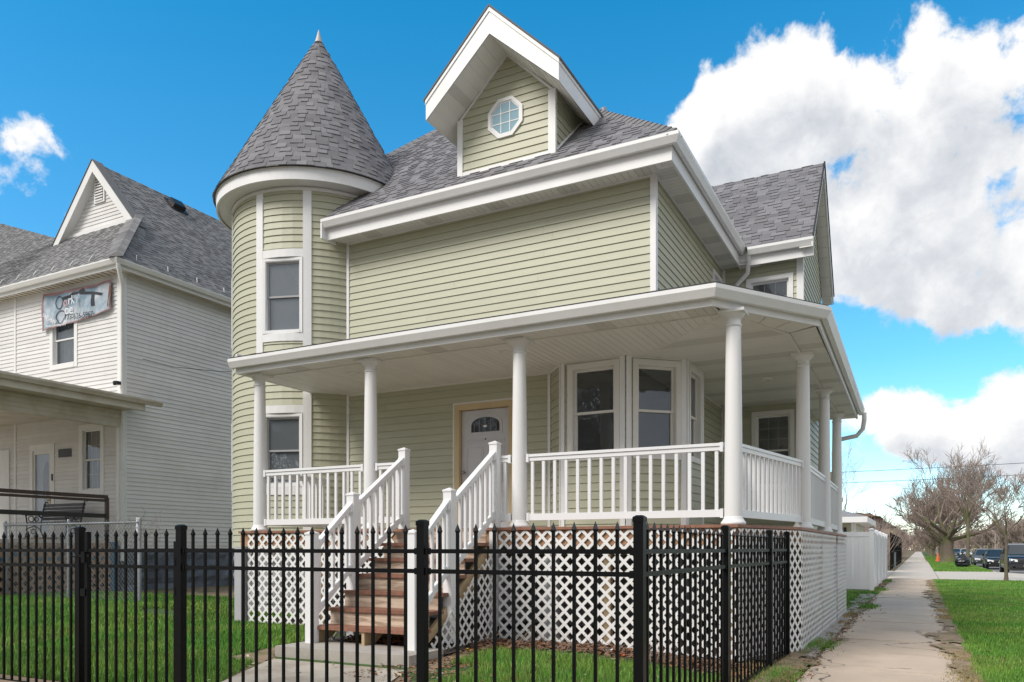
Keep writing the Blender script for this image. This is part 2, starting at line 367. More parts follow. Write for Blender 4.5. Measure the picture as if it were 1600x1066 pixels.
def wall(th, name, fr, length, z0, z1, holes=(), m=None, mb_mat=None, expo=.117, key='siding_board', conv=None, phase=0, thick=.018, back=True, joined=False):
    """a wall sheet with real openings, clad with separate overlapping boards"""
    m = m or MG; mb = Mb(); rects = [(0, length, z0, z1)]
    for h in holes: rects = minus(rects, h)
    for (a0, a1, b0, b1) in rects:
        if conv:
            pl = clip([(a0,b0),(a1,b0),(a1,b1),(a0,b1)], conv)
            if pl: mb.add([fr.p(a, b, 0) for a, b in pl], [tuple(range(len(pl)))])
        else: mb.add([fr.p(a0,b0,0), fr.p(a1,b0,0), fr.p(a1,b1,0), fr.p(a0,b1,0)], [(0,1,2,3)])
    o = th.part(name, mb, [mb_mat or m])
    k = math.floor((z0-phase)/expo); jb = Mb()
    while phase+k*expo < z1:
        c0, c1 = phase+k*expo, phase+(k+1)*expo; k += 1
        rr = [(0, length, max(c0, z0), min(c1, z1))]
        for h in holes: rr = minus(rr, h)
        if not joined:
            q_ = []
            for r4 in rr:
                if r4[1]-r4[0] > 2.4: cut = r4[0]+(r4[1]-r4[0])*R.uniform(.2, .8); q_ += [(r4[0], cut-.001, r4[2], r4[3]), (cut+.001, r4[1], r4[2], r4[3])]
                else: q_.append(r4)
            rr = q_
        for (a0, a1, b0, b1) in rr:
            if abs(b0-c0) < 1e-6: b0 += expo*.05
            if a1-a0 < .004 or b1-b0 < .004: continue
            pl = [(a0,b0),(a1,b0),(a1,b1),(a0,b1)]
            if conv: pl = clip(pl, conv)
            if len(pl) < 3: continue
            vs, fs = relief(fr, pl, thick, .003, c0, c1)
            if joined: jb.add(vs, fs)
            else: piece(key, th, o, vs, fs, m)
    if joined: th.part(key, jb, m, o, kind='stuff')
    return o
def shingle_plane(th, parent, fr, conv, expo=.122, key='shingle', m=None, wmin=.12, wmax=.27, joined=False, t=(.004, .015)):
    m = m or MSH; s0 = min(p[0] for p in conv); s1 = max(p[0] for p in conv); t1 = max(p[1] for p in conv); k = 0; jb = Mb()
    t0 = min(p[1] for p in conv)
    par_ = False
    while t0+k*expo < t1:
        a = s0-R.random()*.2; b0 = t0+k*expo; b1 = b0+expo
        while a < s1:
            w_ = R.uniform(wmin, wmax); drop = R.choice((0, 0, 0, .012)) ; par_ = not par_; hb = t[1] if par_ else t[0]
            pl = clip([(a,b0-drop),(a+w_-.004,b0-drop),(a+w_-.004,b1),(a,b1)], conv)
            if len(pl) > 2:
                vs, fs = relief(fr, pl, hb, .003, b0, b1)
                if joined: jb.add(vs, fs)
                else: piece(key, th, parent, vs, fs, m)
            a += w_
        k += 1
    if joined: th.part(key, jb, m, parent, kind='stuff')
def window(th, fr, a0, a1, b0, b1, casing=.07, mfr=None, msash=None, mgl=None, grid=(0, 0), sash=.035, name='window', both=False, hd=.02, split=.5, prj=.03, curtain=None):
    """double-hung window set in an opening: casing > sashes, panes, muntins"""
    mfr = mfr or MC; msash = msash or mfr; mgl = mgl or MGL; mb = Mb()
    fbox(mb, fr, a0-casing, a0, b0-casing, b1+casing, -.02, prj); fbox(mb, fr, a1, a1+casing, b0-casing, b1+casing, -.02, prj)
    fbox(mb, fr, a0, a1, b1, b1+casing, -.02, prj); fbox(mb, fr, a0, a1, b0-casing, b0, -.02, prj+.008)
    i = .012
    fbox(mb, fr, a0, a0+i, b0, b1, -.10, prj-.008); fbox(mb, fr, a1-i, a1, b0, b1, -.10, prj-.008)
    fbox(mb, fr, a0+i, a1-i, b1-i, b1, -.10, prj-.008); fbox(mb, fr, a0+i, a1-i, b0, b0+i, -.10, prj-.008)
    o = th.part(name, mb, mfr)
    mid = b0+(b1-b0)*split
    for (c0, c1, hh) in ((mid-.018, b1-i, -.035), (b0+i, mid+.018, -.06)):
        s_ = Mb(); x0, x1 = a0+i, a1-i
        fbox(s_, fr, x0, x0+sash, c0, c1, hh-.03, hh); fbox(s_, fr, x1-sash, x1, c0, c1, hh-.03, hh)
        fbox(s_, fr, x0+sash, x1-sash, c1-sash, c1, hh-.03, hh); fbox(s_, fr, x0+sash, x1-sash, c0, c0+sash, hh-.03, hh)
        th.part('sash', s_, msash, o)
        g_ = Mb().add([fr.p(x0+sash, c0+sash, hh-.015), fr.p(x1-sash, c0+sash, hh-.015), fr.p(x1-sash, c1-sash, hh-.015), fr.p(x0+sash, c1-sash, hh-.015)], [(0,1,2,3)])
        th.part('pane', g_, mgl, o)
        if grid[0] and (both or hh > -.05):
            for k in range(1, grid[0]):
                x = x0+sash+(x1-x0-2*sash)*k/grid[0]; th.part('muntin', fbox(Mb(), fr, x-.007, x+.007, c0+sash, c1-sash, hh-.028, hh-.018), MMUN if mfr is not MNT else mfr, o)
            for k in range(1, grid[1]):
                y = c0+sash+(c1-c0-2*sash)*k/grid[1]; th.part('muntin', fbox(Mb(), fr, x0+sash, x1-sash, y-.007, y+.007, hh-.03, hh-.02), MMUN if mfr is not MNT else mfr, o)
    if curtain:
        cb_ = Mb(); n = 24; vs = []
        for k in range(n+1):
            x = a0+(a1-a0)*k/n; h = -.22+.02*sin(k*1.9)+.01*sin(k*.7); vs += [fr.p(x, b0, h), fr.p(x, b1, h)]
        cb_.add(vs, [(2*k, 2*k+2, 2*k+3, 2*k+1) for k in range(n)], 0, True); th.part('curtain', cb_, curtain, o)
    return o
def ss_(x): x = max(0, min(1, x)); return x*x*(3-2*x)
def gz(x, y):
    """ground height"""
    if x > 3.62: return -.16 if x < 12.9 else 0
    h = .13*ss_((-1.45-x)/2)*ss_((y-4.2)/4)+.14*ss_((-9-x)/4)*ss_((y-4)/6)
    if y > 25: h *= max(0, 1-(y-25)/8)
    return h-.012
# ------------------------------------------------------------------ ground, road, pavements
def grid_ground():
    xs = [-600,-250,-120,-70,-45,-32]+[-26+.6*i for i in range(41)]+[-1.4,-1.0,0,1,2,3,3.6,3.64,6,9,12.86,12.9,14,20,30,60,120,250,600]
    ys = [-300,-80,-30,-10,-4,0,2]+[3+.5*i for i in range(50)]+[30,34,38,45,60,80,110,150,220,350,600,1000]
    xs = sorted(set(round(x, 3) for x in xs)); ys = sorted(set(ys)); nx = len(xs)
    mb = Mb(); mb.add([(x, y, gz(x, y)) for y in ys for x in xs], [(j*nx+i, j*nx+i+1, (j+1)*nx+i+1, (j+1)*nx+i) for j in range(len(ys)-1) for i in range(nx-1)], 0, True)
    return single('ground', mb, MTERRA, kind='structure')
grid_ground()
def sheet(name, pts, m, z=None, kind='structure', dz=.004, sub=1):
    """thin sheet following the ground"""
    mb = Mb(); mb.add([(x, y, (gz(x, y)+dz) if z is None else z) for x, y in pts], [tuple(range(len(pts)))]); return single(name, mb, m, kind=kind)
def turf(name, x0, x1, y0, y1, st=.5):
    xs = np.linspace(x0, x1, max(2, int((x1-x0)/st)+1)); ys = np.linspace(y0, y1, max(2, int((y1-y0)/st)+1)); nx = len(xs); mb = Mb()
    mb.add([(x, y, gz(x, y)+.008) for y in ys for x in xs], [(j*nx+i, j*nx+i+1, (j+1)*nx+i+1, (j+1)*nx+i) for j in range(len(ys)-1) for i in range(nx-1)], 0, True)
    return single(name, mb, MTURF, kind='structure')
turf('lawn', .5, 3.6, -2, 36.8, 2); turf('front_lawn', -9.3, -1.66, 4.75, 8.5); turf('side_lawn', -17.0, -9.31, 4.75, 11.2)
turf('verge', .75, 3.6, 50.2, 54.3, 3)
for a, b in ((55.2, 66), (67.2, 84), (85.4, 150), (152, 330)): turf('verge', .75, 3.6, a, b, 8)
turf('far_lawn', 13.1, 30, 30, 330, 12)
mb = Mb(); mb.add([(3.62,-40,-.15),(12.9,-40,-.15),(12.9,500,-.15),(3.62,500,-.15)], [(0,1,2,3)]); road = single('road', mb, MASPH, kind='structure')
mb = Mb().box(3.6, 3.76, -40, 36.6, -.2, .006); mb.box(3.6, 3.76, 50.6, 400, -.2, .006); mb.box(12.8, 12.95, -40, 400, -.2, .006); single('kerb', mb, MSW2, kind='structure')
sw = bpy.data.objects.new('sidewalk', None); COL.objects.link(sw); sw['kind'] = 'structure'
swm = mesh_obj('slab_bed', Mb().box(-1.12, .52, -6, 37, -.2, -.02), MTERRA, sw)
y = -6.0; k = 0
while y < 37:
    ln = 1.52 if y < 34 else 1.5; mb = Mb(); tl = R.uniform(-.004, .006); t2 = R.uniform(-.004, .006)
    x0, x1 = -1.06+R.uniform(-.02, .02), .5
    y0_, y1_ = y+.012, y+ln-.012
    mb.add([(x0,y0_,-.1),(x1,y0_,-.1),(x1,y1_,-.1),(x0,y1_,-.1),(x0,y0_,.0+tl),(x1,y0_,.0+t2),(x1,y1_,.0+t2),(x0,y1_,.0+tl)], [(4,5,6,7),(0,1,5,4),(1,2,6,5),(2,3,7,6),(3,0,4,7)])
    mesh_obj('slab', mb, MSW, sw); y += ln
y = 37.05
while y < 330:
    ln = 1.5 if y < 110 else 12
    x1 = .72 if y < 84 else .6
    mb = Mb().box(-1.25, x1, y+.012, y+ln-.012, -.1, .008+R.uniform(-.003, .003)); mesh_obj('slab', mb, MSW2, sw); y += ln
# alley crossing and narrow walks from kerb to sidewalk
mb = Mb(); mb.add([(-6,37.3,.004),(-1.27,37.3,.004),(-1.27,50,.004),(-6,50,.004)], [(0,1,2,3)])
mb.add([(.74,37.3,.01),(3.6,36.7,.01),(6.5,35.6,-.146),(6.5,52,-.146),(3.6,50.3,.01),(.74,49.9,.01)], [(0,1,4,5),(1,2,3,4)]); single('alley', mb, MSW2, kind='structure')
for yy, wd in ((54.3, .9), (66, 1.2), (84, 1.4)):
    single('kerb_walk', Mb().box(.72, 3.6, yy, yy+wd, -.1, .014), MSW2, kind='structure')
# front walk to the gate and concrete pad
sheet('front_walk', [(-6.6,6.9),(-5.4,4.6),(-4.5,2.9),(-2.9,2.9),(-3.9,4.9),(-4.75,6.9)][::-1][::-1], mat('walk_concrete', (.47,.42,.35), .92, .14, 4, .4, 120, col2=(.34,.29,.23), mask_scale=2), z=.075)
def dirt_patch(name, pts, m, z):
    n = len(pts); cx = sum(p[0] for p in pts)/n; mb = Mb(); vs = []
    for i in range(n):
        a, b = V(pts[i]), V(pts[(i+1) % n]); L_ = (b-a).length; k = max(2, int(L_/.09))
        for j in range(k):
            p = a.lerp(b, j/k); jit = .05 if L_ > .5 else 0
            vs.append((p.x+R.gauss(0, jit), p.y+R.gauss(0, .02), z))
    mb.add(vs, [tuple(range(len(vs)))]); return single(name, mb, m, kind='stuff')
MDIRT = mat('trodden_dirt', (.30, .215, .135), .95, .25, 5, .8, 60, col2=(.12, .125, .04), mask_scale=3, mask_lo=.5, mask_hi=.62)
0 and dirt_patch('edge_dirt', [(.55,3),(.55,36.5),(.28,36.4),(.36,30),(.30,24),(.38,20),(.22,15),(.30,12.4),(.14,10.8),(.26,9.3),(.12,8),(.3,6.4),(.2,4.8),(.32,3)], MDIRT, .0115)
0 and dirt_patch('wall_dirt', [(-1.4,4),(-1.02,4.2),(-.98,8),(-.9,9),(-1.0,11),(-.86,13),(-.98,16),(-.92,20),(-1.0,25.4),(-1.0,36),(-1.4,36)], MDIRT, .0125)

from mathutils import noise as mn
def cell_patch(name, x0, x1, y0, y1, cell, f, m, dz, zf=gz):
    mb = Mb(); y = y0
    idx = {}
    def vid(i, j):
        if (i, j) not in idx:
            x_, y_ = x0+i*cell[0], y0+j*cell[1]; idx[(i, j)] = len(mb.v)
            jx, jy = mn.noise(V((x_*31, y_*17, 2)))*cell[0]*.8, mn.noise(V((x_*13, y_*29, 7)))*cell[1]*.8; mb.v.append((x_+jx, y_+jy, zf(x_, y_)+dz))
        return idx[(i, j)]
    for i in range(int((x1-x0)/cell[0])):
        for j in range(int((y1-y0)/cell[1])):
            x_, y_ = x0+(i+.5)*cell[0], y0+(j+.5)*cell[1]
            if f(x_, y_) > 0: mb.f.append((vid(i,j),vid(i+1,j),vid(i+1,j+1),vid(i,j+1))); mb.mi.append(0); mb.sm.append(True)
    return single(name, mb, m, kind='stuff')
nz3 = lambda x, y, s=1: mn.fractal(V((x*s, y*s, .3)), 1.0, 2.0, 5)
for (a, b, cy_) in ((3, 12, .05), (12, 36.6, .12)):
    cell_patch('edge_dirt', .02, .56, a, b, (.03, cy_), lambda x, y: (x-.34)+.30*nz3(x*1.5, y*.8, 1.3)+.12*nz3(x, y, 6), MDIRT, .0185, lambda x, y: 0)
    cell_patch('wall_dirt', -1.42, -.80, a, b, (.03, cy_), lambda x, y: (-1.10-x)+.22*nz3(x*1.5, y*.7+9, 1.2)+.12*nz3(x, y, 7), MDIRT, .0195, lambda x, y: 0)
cell_patch('yard_dirt', -5.2, -1.7, 4.7, 8.75, (.07, .07), lambda x, y: .55-abs(x+4.5)*.8+(.35 if y > 8.15-.25*(x+1.5)*.0 else 0)+max(0,(y-8.0))*1.3-.35+.5*nz3(x, y, 1.4), MTERRA, .016)
cell_patch('yard_dirt', -7.6, -5.2, 4.7, 8.6, (.07, .07), lambda x, y: .22-abs(x-(-6.75+(6.9-y)*.52))*1.3+.35*nz3(x, y, 1.7), MTERRA, .016)
cell_patch('yard_dirt', -17, -9, 8.6, 12.4, (.15, .15), lambda x, y: (y-10.9)*.7+.7*nz3(x, y, .9), MTERRA, .02)
# ------------------------------------------------------------------ the green house
FZ, CZ = 1.566, 3.98
H = Thing('green_house', 'sage green two storey corner house with round turret, steep gabled dormer and white wraparound porch', 'house', (-6, 12, 0))
UB, UT = 3.99, 6.64
# upper front wall
fr, ln = wall_fr((-8.86, 10.8), (-3.34, 10.8)); wall(H, 'upper_front_wall', fr, ln, UB, UT)
wall(H, 'porch_front_wall', fr, ln-1.62, 1.2, UB, holes=[(2.2, 3.28, 1.4, 3.60)])
fbox(cbm := Mb(), fr, ln-.055, ln+.0, UB, UT-.02, .0, .028); fr2, ln2 = wall_fr((-3.34, 10.8), (-3.34, 15.1))
fbox(cbm, fr2, -.028, .07, UB, UT-.02, .0, .0285); H.part('corner_board', cbm, MW)
mb = fbox(Mb(), fr, 0.0, .05, 1.3, UT-.03, .0, .03); H.part('corner_trim', mb, MW)
# upper and lower side wall
wall(H, 'upper_side_wall', fr2, ln2, UB, UT, holes=[(3.55, 4.15, 5.25, 6.33)])
window(H, fr2, 3.55, 4.15, 5.25, 6.33, mfr=MW, casing=.06)
fps, lps = wall_fr((-3.34, 12.2), (-3.34, 15.1)); wall(H, 'porch_side_wall', fps, lps, 1.2, UB)
# bay window on the porch
BP = [(-4.95,10.8),(-4.58,10.36),(-3.61,10.34),(-2.94,10.96),(-2.92,11.82),(-3.34,12.2)]
for i in range(5):
    f, l = wall_fr(BP[i], BP[i+1]); hs = []
    if i in (1, 2, 3): hs = [(.17, l-.15, 2.62, 3.86)]
    wall(H, 'bay_wall', f, l, 1.2, UB, holes=hs)
    if hs:
        a, b, c, d_ = hs[0]; window(H, f, a, b, c, d_, casing=.072, mfr=MC, prj=.035, split=.49)
f1, l1 = wall_fr(BP[1], BP[2])
for i in (1, 2, 3, 4):
    p = V((*BP[i], 0)); fa, la = wall_fr(BP[i-1], BP[i]); fb, lb = wall_fr(BP[i], BP[i+1])
    w_ = .05 if i in (1, 4) else .075
    mb = Mb(); fbox(mb, fa, la-w_, la, 1.3, CZ-.01, .0, .03+.001*i); fbox(mb, fb, 0, w_, 1.3, CZ-.01, .0, .03+.0015*i)
    H.part('corner_board', mb, MW)
mb = Mb()
for p0, p1 in [((-8.86,10.8),(-4.95,10.8))]+list(zip(BP[:-1], BP[1:]))+[((-3.34,12.2),(-3.34,15.1))]:
    f, l = wall_fr(p0, p1); fbox(mb, f, 0, l, CZ-.035, CZ-.004, .0, .022)
H.part('ceiling_trim', mb, MC)
mb = Mb(); f, l = wall_fr((-3.34,12.2),(-3.34,15.1)); fbox(mb, f, 2.82, 2.9, 1.3, CZ-.04, 0, .03); fbox(mb, f, 0, .06, 1.3, CZ-.04, 0, .03); H.part('corner_trim', mb, MC)
f, l = wall_fr((-4.95,10.8), BP[1]); H.part('corner_trim', fbox(Mb(), fr, 3.86, 3.905, 1.3, CZ-.04, 0, .028), MW)
# rear wing
fw, lw = wall_fr((-3.34, 15.1), (-1.9, 15.1))
wall(H, 'wing_front_wall', fw, lw, 1.2, UT, holes=[(.62, 1.24, 2.45, 3.78), (.52, 1.22, 5.1, 6.28)])
window(H, fw, .62, 1.24, 2.45, 3.78, mfr=MC, grid=(3, 3), split=.5, casing=.07)
window(H, fw, .52, 1.22, 5.1, 6.28, mfr=MW, grid=(3, 2), split=.5, casing=.07)
fg, lg = wall_fr((-1.9, 15.1), (-1.9, 18.2))
wall(H, 'wing_gable_wall', fg, lg, 1.2, 8.6, conv=[(0,1.2),(3.1,1.2),(3.1,6.72),(1.5,8.52),(0,6.72)])
mb = Mb(); fbox(mb, fw, lw-.09, lw, 1.3, 6.6, 0, .028); fbox(mb, fg, -.028, .07, 1.3, 6.6, 0, .0285); H.part('corner_board', mb, MW)
mb = Mb(); fbox(mb, fw, 0, .06, 4.3, 6.6, 0, .028); H.part('corner_trim', mb, MW)
# plain rear and left walls close the volume
mb = Mb()
for p0, p1 in (((-1.9,18.2),(-3.34,18.2)),((-3.34,18.2),(-3.34,20)),((-3.34,20),(-11.4,20)),((-11.4,20),(-11.4,12.4))):
    f, l = wall_fr(p0, p1); mb.add([f.p(0,0), f.p(l,0), f.p(l,UT+.1), f.p(0,UT+.1)], [(0,1,2,3)])
H.part('rear_wall', mb, MG)
mb = Mb(); mb.add([(-11.4,10.9,1.5),(-3.4,10.9,1.5),(-3.4,20,1.5),(-11.4,20,1.5)], [(0,1,2,3)]); mb.add([(-11.4,10.9,4.1),(-3.4,10.9,4.1),(-3.4,20,4.1),(-11.4,20,4.1)], [(0,1,2,3)])
mb.box(-9.0, -3.5, 14.2, 14.3, 1.5, 6.6); mb.box(-3.3,-1.95,15.2,18.1,4.0,4.1); mb.box(-3.3,-1.95,17.4,17.45,1.5,6.6); mb.box(-5.1,-5.05,11,14.2,1.5,6.6)
H.part('interior_partition', mb, MINT)
ml = bpy.data.materials.new('lit_diffuser'); ml.use_nodes = True; b_ = ml.node_tree.nodes['Principled BSDF']; b_.inputs['Emission Color'].default_value = (1, .95, .85, 1); b_.inputs['Emission Strength'].default_value = 6
H.part('indoor_lamp', Mb().lathe(-2.78, 15.9, [(0,3.99),(.11,3.99),(.11,3.96),(.0,3.95)], 16), ml)
# foundation
MSTN = MFND
def stones(th, par, fr, l, z0, z1, hh, wl, key='foundation_stone', m=MFND, off=.0, rough=.03):
    k = 0; z = z0
    while z < z1-.02:
        zt = min(z+hh, z1); a = -R.random()*wl
        while a < l:
            b = min(a+wl*R.uniform(.8, 1.2), l); a_ = max(a, 0)
            if b-a_ > .05:
                mb = Mb(); nx, ny = 3, 2; vs = []
                for j in range(ny+1):
                    for i in range(nx+1):
                        e = (i in (0, nx)) or (j in (0, ny)); vs.append(fr.p(a_+.008+(b-a_-.016)*i/nx, z+.008+(zt-z-.016)*j/ny, off+(.004 if e else R.uniform(.02, .02+rough))))
                fs = [(j*(nx+1)+i, j*(nx+1)+i+1, (j+1)*(nx+1)+i+1, (j+1)*(nx+1)+i) for j in range(ny) for i in range(nx)]
                piece(key, th, par, vs, fs, m)
            a = b
        z = zt
mb = Mb()
for p0, p1 in (((-11.4,12.4),(-11.4,11.5)),((-8.86,10.83),(-3.36,10.83)),((-3.36,10.83),(-3.36,15.1)),((-3.36,15.1),(-1.9,15.13)),((-1.93,15.13),(-1.93,18.2))):
    f, l = wall_fr(p0, p1); mb.add([f.p(0,-.3,-.02), f.p(l,-.3,-.02), f.p(l,1.3,-.02), f.p(0,1.3,-.02)], [(0,1,2,3)])
mb.lathe(-10.19, 11.57, [(1.49,-.3),(1.49,1.32)], 40)
fnd = H.part('foundation', mb, MFND)
f, l = wall_fr((-8.86,10.82),(-3.36,10.82)); stones(H, fnd, f, l, 0, 1.3, .22, .42)
for k in range(14):
    a = radians(-170+k*10); b = radians(-160+k*10); f, l = wall_fr((-10.19+1.5*cos(a), 11.57+1.5*sin(a)), (-10.19+1.5*cos(b), 11.57+1.5*sin(b)))
    stones(H, fnd, f, l, 0, 1.28, .32, .3)
flush('foundation_stone', 200)
# front door
D0x = -8.86+2.2
dj = Mb(); fbox(dj, fr, 2.2-.0, 2.29, 1.52, 3.52, -.12, .03); fbox(dj, fr, 3.19, 3.28, 1.52, 3.52, -.12, .03); fbox(dj, fr, 2.2, 3.28, 3.52, 3.61, -.12, .031)
H.part('door_jamb', dj, MJAMB); fbox(dm := Mb(), fr, 2.17, 2.2, 1.52, 3.64, 0, .022); fbox(dm, fr, 2.2, 3.31, 3.61, 3.64, 0, .022); H.part('door_casing', dm, MC)
db = fbox(Mb(), fr, 2.3, 3.18, 1.6, 3.51, -.09, -.05)
# arched lite: raised surround following the arch, glass and came lines
dcx = 2.74
def arch(w_, z0, zs, zt, n=10):
    p = [(dcx-w_, z0), (dcx+w_, z0)]; return p+[(dcx+w_*cos(pi*k/n) if 0 < k < n else dcx+w_*(1 if k == 0 else -1), zs+(zt-zs)*sin(pi*k/n)) for k in range(n+1)]
vs, fs = relief(fr, arch(.30, 3.12, 3.30, 3.43), -.038, h0=-.05); 
door = H.part('front_door', db.add(vs, fs), MDOOR)
vs, fs = relief(fr, arch(.255, 3.155, 3.27, 3.39), -.032, h0=-.04); H.part('fan_lite', Mb().add(vs, fs), glass('fan_lite_glass', refl=.0, haze=.75, hcol=(.03,.033,.035)), door)
mb = Mb()
for k in range(5): 
    x = dcx-.2+.1*k; fbox(mb, fr, x-.004, x+.004, 3.16, 3.28+.09*cos((k-2)*.7), -.031, -.028)
for s in (-1, 1):
    for k in range(8):
        a = k/8*pi; b = (k+1)/8*pi; p0 = fr.p(dcx+s*.12+.08*cos(a), 3.22+.07*sin(a), -.029); p1 = fr.p(dcx+s*.12+.08*cos(b), 3.22+.07*sin(b), -.029); mb.tube([p0, p1], .0035, 4, caps=False)
H.part('leaded_came', mb, MGALV, door)
H.part('door_sticker', fbox(Mb(), fr, dcx-.03, dcx+.03, 3.225, 3.26, -.0285, -.027), MRAIL, door)
mb = Mb()
for (a0, a1, b0, b1) in ((2.40,2.70,2.98,3.04),(2.78,3.08,2.98,3.04),(2.40,2.70,2.35,2.92),(2.78,3.08,2.35,2.92),(2.40,2.70,1.72,2.22),(2.78,3.08,1.72,2.22)):
    for q in ((a0,a1,b0,b0+.012),(a0,a1,b1-.012,b1),(a0,a0+.012,b0+.012,b1-.012),(a1-.012,a1,b0+.012,b1-.012)): fbox(mb, fr, *q, -.05, -.043)
    fbox(mb, fr, a0+.03, a1-.03, b0+.02, b1-.02, -.05, -.044)
H.part('door_panel', mb, MDOOR, door)
H.part('peephole', Mb().add(*relief(fr, [(dcx+.012*cos(t*pi/5), 3.04+.012*sin(t*pi/5)) for t in range(10)], -.04, h0=-.05)), MBLKP, door)
p = fr.p(2.36, 2.52, -.05); H.part('door_knob', Mb().tube([p, p+V((0,-.03,0)), p+V((0,-.05,0)), p+V((0,-.075,0)), p+V((0,-.085,0))], [.012,.014,.03,.028,.008], 12), MGALV, door)

# ------------------------------------------------------------------ turret
TX, TY, TR = -10.19, 11.57, 1.534
A1c = radians(-72); HW = .363; half = math.asin(HW/TR); tw = .14/TR
wins = [(A1c, 'MAIN'), (radians(-148), 'SIDE')]
mb = Mb().lathe(TX, TY, [(TR,1.28),(TR,1.98)], 72)
# wall sheet with window openings, built in angular strips
def arc_sheet(a0, a1, z0, z1, r=TR, n=None):
    n = n or max(2, int((a1-a0)/radians(5))); return Mb().add([(TX+r*cos(a0+(a1-a0)*k/n), TY+r*sin(a0+(a1-a0)*k/n), z) for k in range(n+1) for z in (z0, z1)], [(2*k,2*k+2,2*k+3,2*k+1) for k in range(n)], 0, True)
WZ = [(2.36, 3.62), (5.0, 6.30)]     # window openings, lower and upper
ang = []
for c, _ in wins: ang += [(c-half, c+half)]
ang.sort(); mb = Mb(); prev = ang[-1][1]-2*pi
for a0, a1 in ang:
    q = arc_sheet(prev, a0, 1.28, 7.5); mb.add(q.v, q.f, 0, True)
    for z0, z1 in ((1.28,WZ[0][0]),(WZ[0][1],WZ[1][0]),(WZ[1][1],7.5)):
        q = arc_sheet(a0, a1, z0, z1); mb.add(q.v, q.f, 0, True)
    prev = a1
tur = H.part('turret_wall', mb, MG)
def arc_board(a0, a1, z0, z1, hb=.019, ht=.003, zz0=None, zz1=None):
    zz0 = z0 if zz0 is None else zz0; zz1 = z1 if zz1 is None else zz1
    n = max(2, int((a1-a0)/radians(5.5))); H_ = lambda z: hb+(ht-hb)*(z-z0)/(z1-z0); vs = []
    for k in range(n+1):
        a = a0+(a1-a0)*k/n; c, s = cos(a), sin(a)
        for r, z in ((TR+.001, zz0), (TR+H_(zz0), zz0), (TR+H_(zz1), zz1)): vs.append((TX+r*c, TY+r*s, z))
    fs = [(3*k+1,3*k+4,3*k+5,3*k+2) for k in range(n)]+[(3*k,3*k+3,3*k+4,3*k+1) for k in range(n)]+[(0,1,2),(3*n,3*n+2,3*n+1)]
    return vs, fs
segs = [(radians(-205), radians(-148)-half-tw-.01, 0), (radians(-148)-half, radians(-148)+half, 1), (radians(-148)+half+tw, A1c-half-tw, 0), (A1c-half, A1c+half, 1), (A1c+half+tw, radians(-25), 0)]
k = 0; z = 1.30
while z < 7.44:
    z1 = min(z+.117, 7.46)
    for a0, a1, iswin in segs:
        bands = [(z, z1)]
        if iswin:
            for (w0, w1) in WZ:
                nb = []
                for (p, q) in bands:
                    if q <= w0-.13 or p >= w1+.13: nb.append((p, q)); continue
                    if p < w0-.13: nb.append((p, w0-.13))
                    if q > w1+.13: nb.append((w1+.13, q))
                bands = nb
        for (p, q) in bands:
            if q-p < .01: continue
            vs, fs = arc_board(a0, a1, z, z+.117, zz0=(p+.0075 if abs(p-z) < 1e-6 else p), zz1=q); piece('siding_board', H, tur, vs, fs, MG)
    z += .117
def arc_box(a0, a1, z0, z1, r0, r1, n=None):
    n = n or max(1, int((a1-a0)/radians(5))); vs = []
    for k in range(n+1):
        a = a0+(a1-a0)*k/n
        for r, z in ((r0,z0),(r1,z0),(r1,z1),(r0,z1)): vs.append((TX+r*cos(a), TY+r*sin(a), z))
    return Mb().add(vs, [(4*k+j, 4*k+4+j, 4*k+4+(j+1)%4, 4*k+(j+1)%4) for k in range(n) for j in range(4)]+[(0,1,2,3),(4*n+3,4*n+2,4*n+1,4*n)])
for c, nm in wins:
    for s in (-1, 1):
        a0 = c+half if s > 0 else c-half-tw; H.part('turret_trim', arc_box(a0, a0+tw, 1.3, 7.46, TR-.02, TR+.03, 2), MW)
    for w0, w1 in WZ:
        H.part('turret_trim', arc_box(c-half, c+half, w1+.005, w1+.14, TR-.02, TR+.026, 5), MW); H.part('turret_trim', arc_box(c-half, c+half, w0-.14, w0-.005, TR-.02, TR+.028, 5), MW)
        u = V((-sin(c), cos(c), 0)); dist = TR*cos(half)
        f = Fr(V((TX, TY, 0))+V((cos(c), sin(c), 0))*(dist+.02)-u*HW, u)
        window(H, f, .045, 2*HW-.045, w0+.045, w1-.05, casing=.045, mfr=MW, msash=MSCR, mgl=MGLT, split=.5, sash=.03, prj=.02)
mb = Mb().lathe(TX, TY, [(TR-.05,7.44),(TR+.035,7.44),(TR+.035,7.5),(TR-.05,7.5)], 72); H.part('turret_frieze', mb, MW)
H.part('turret_soffit', Mb().lathe(TX, TY, [(TR-.1,7.50),(1.80,7.53)], 72), MW)
H.part('turret_fascia', Mb().lathe(TX, TY, [(1.80,7.50),(1.835,7.50),(1.835,7.70),(1.85,7.70),(1.85,7.725),(1.7,7.76)], 96, sm=False), MW)
CA = 11.08; CR = 1.885
H_cone = H.part('turret_roof', Mb().lathe(TX, TY, [(CR-.02,7.71),(.012,CA)], 72), MSHB)
H.part('drip_edge', Mb().lathe(TX, TY, [(CR-.03,7.705),(CR+.005,7.70),(CR+.005,7.725),(CR-.02,7.73)], 96), MBLKP)
sl = sqrt(CR**2+(CA-7.7)**2); cs, sn = CR/sl, (CA-7.7)/sl; k = 0; ex = .118; tog = False
camang = atan2(-TY, -TX)
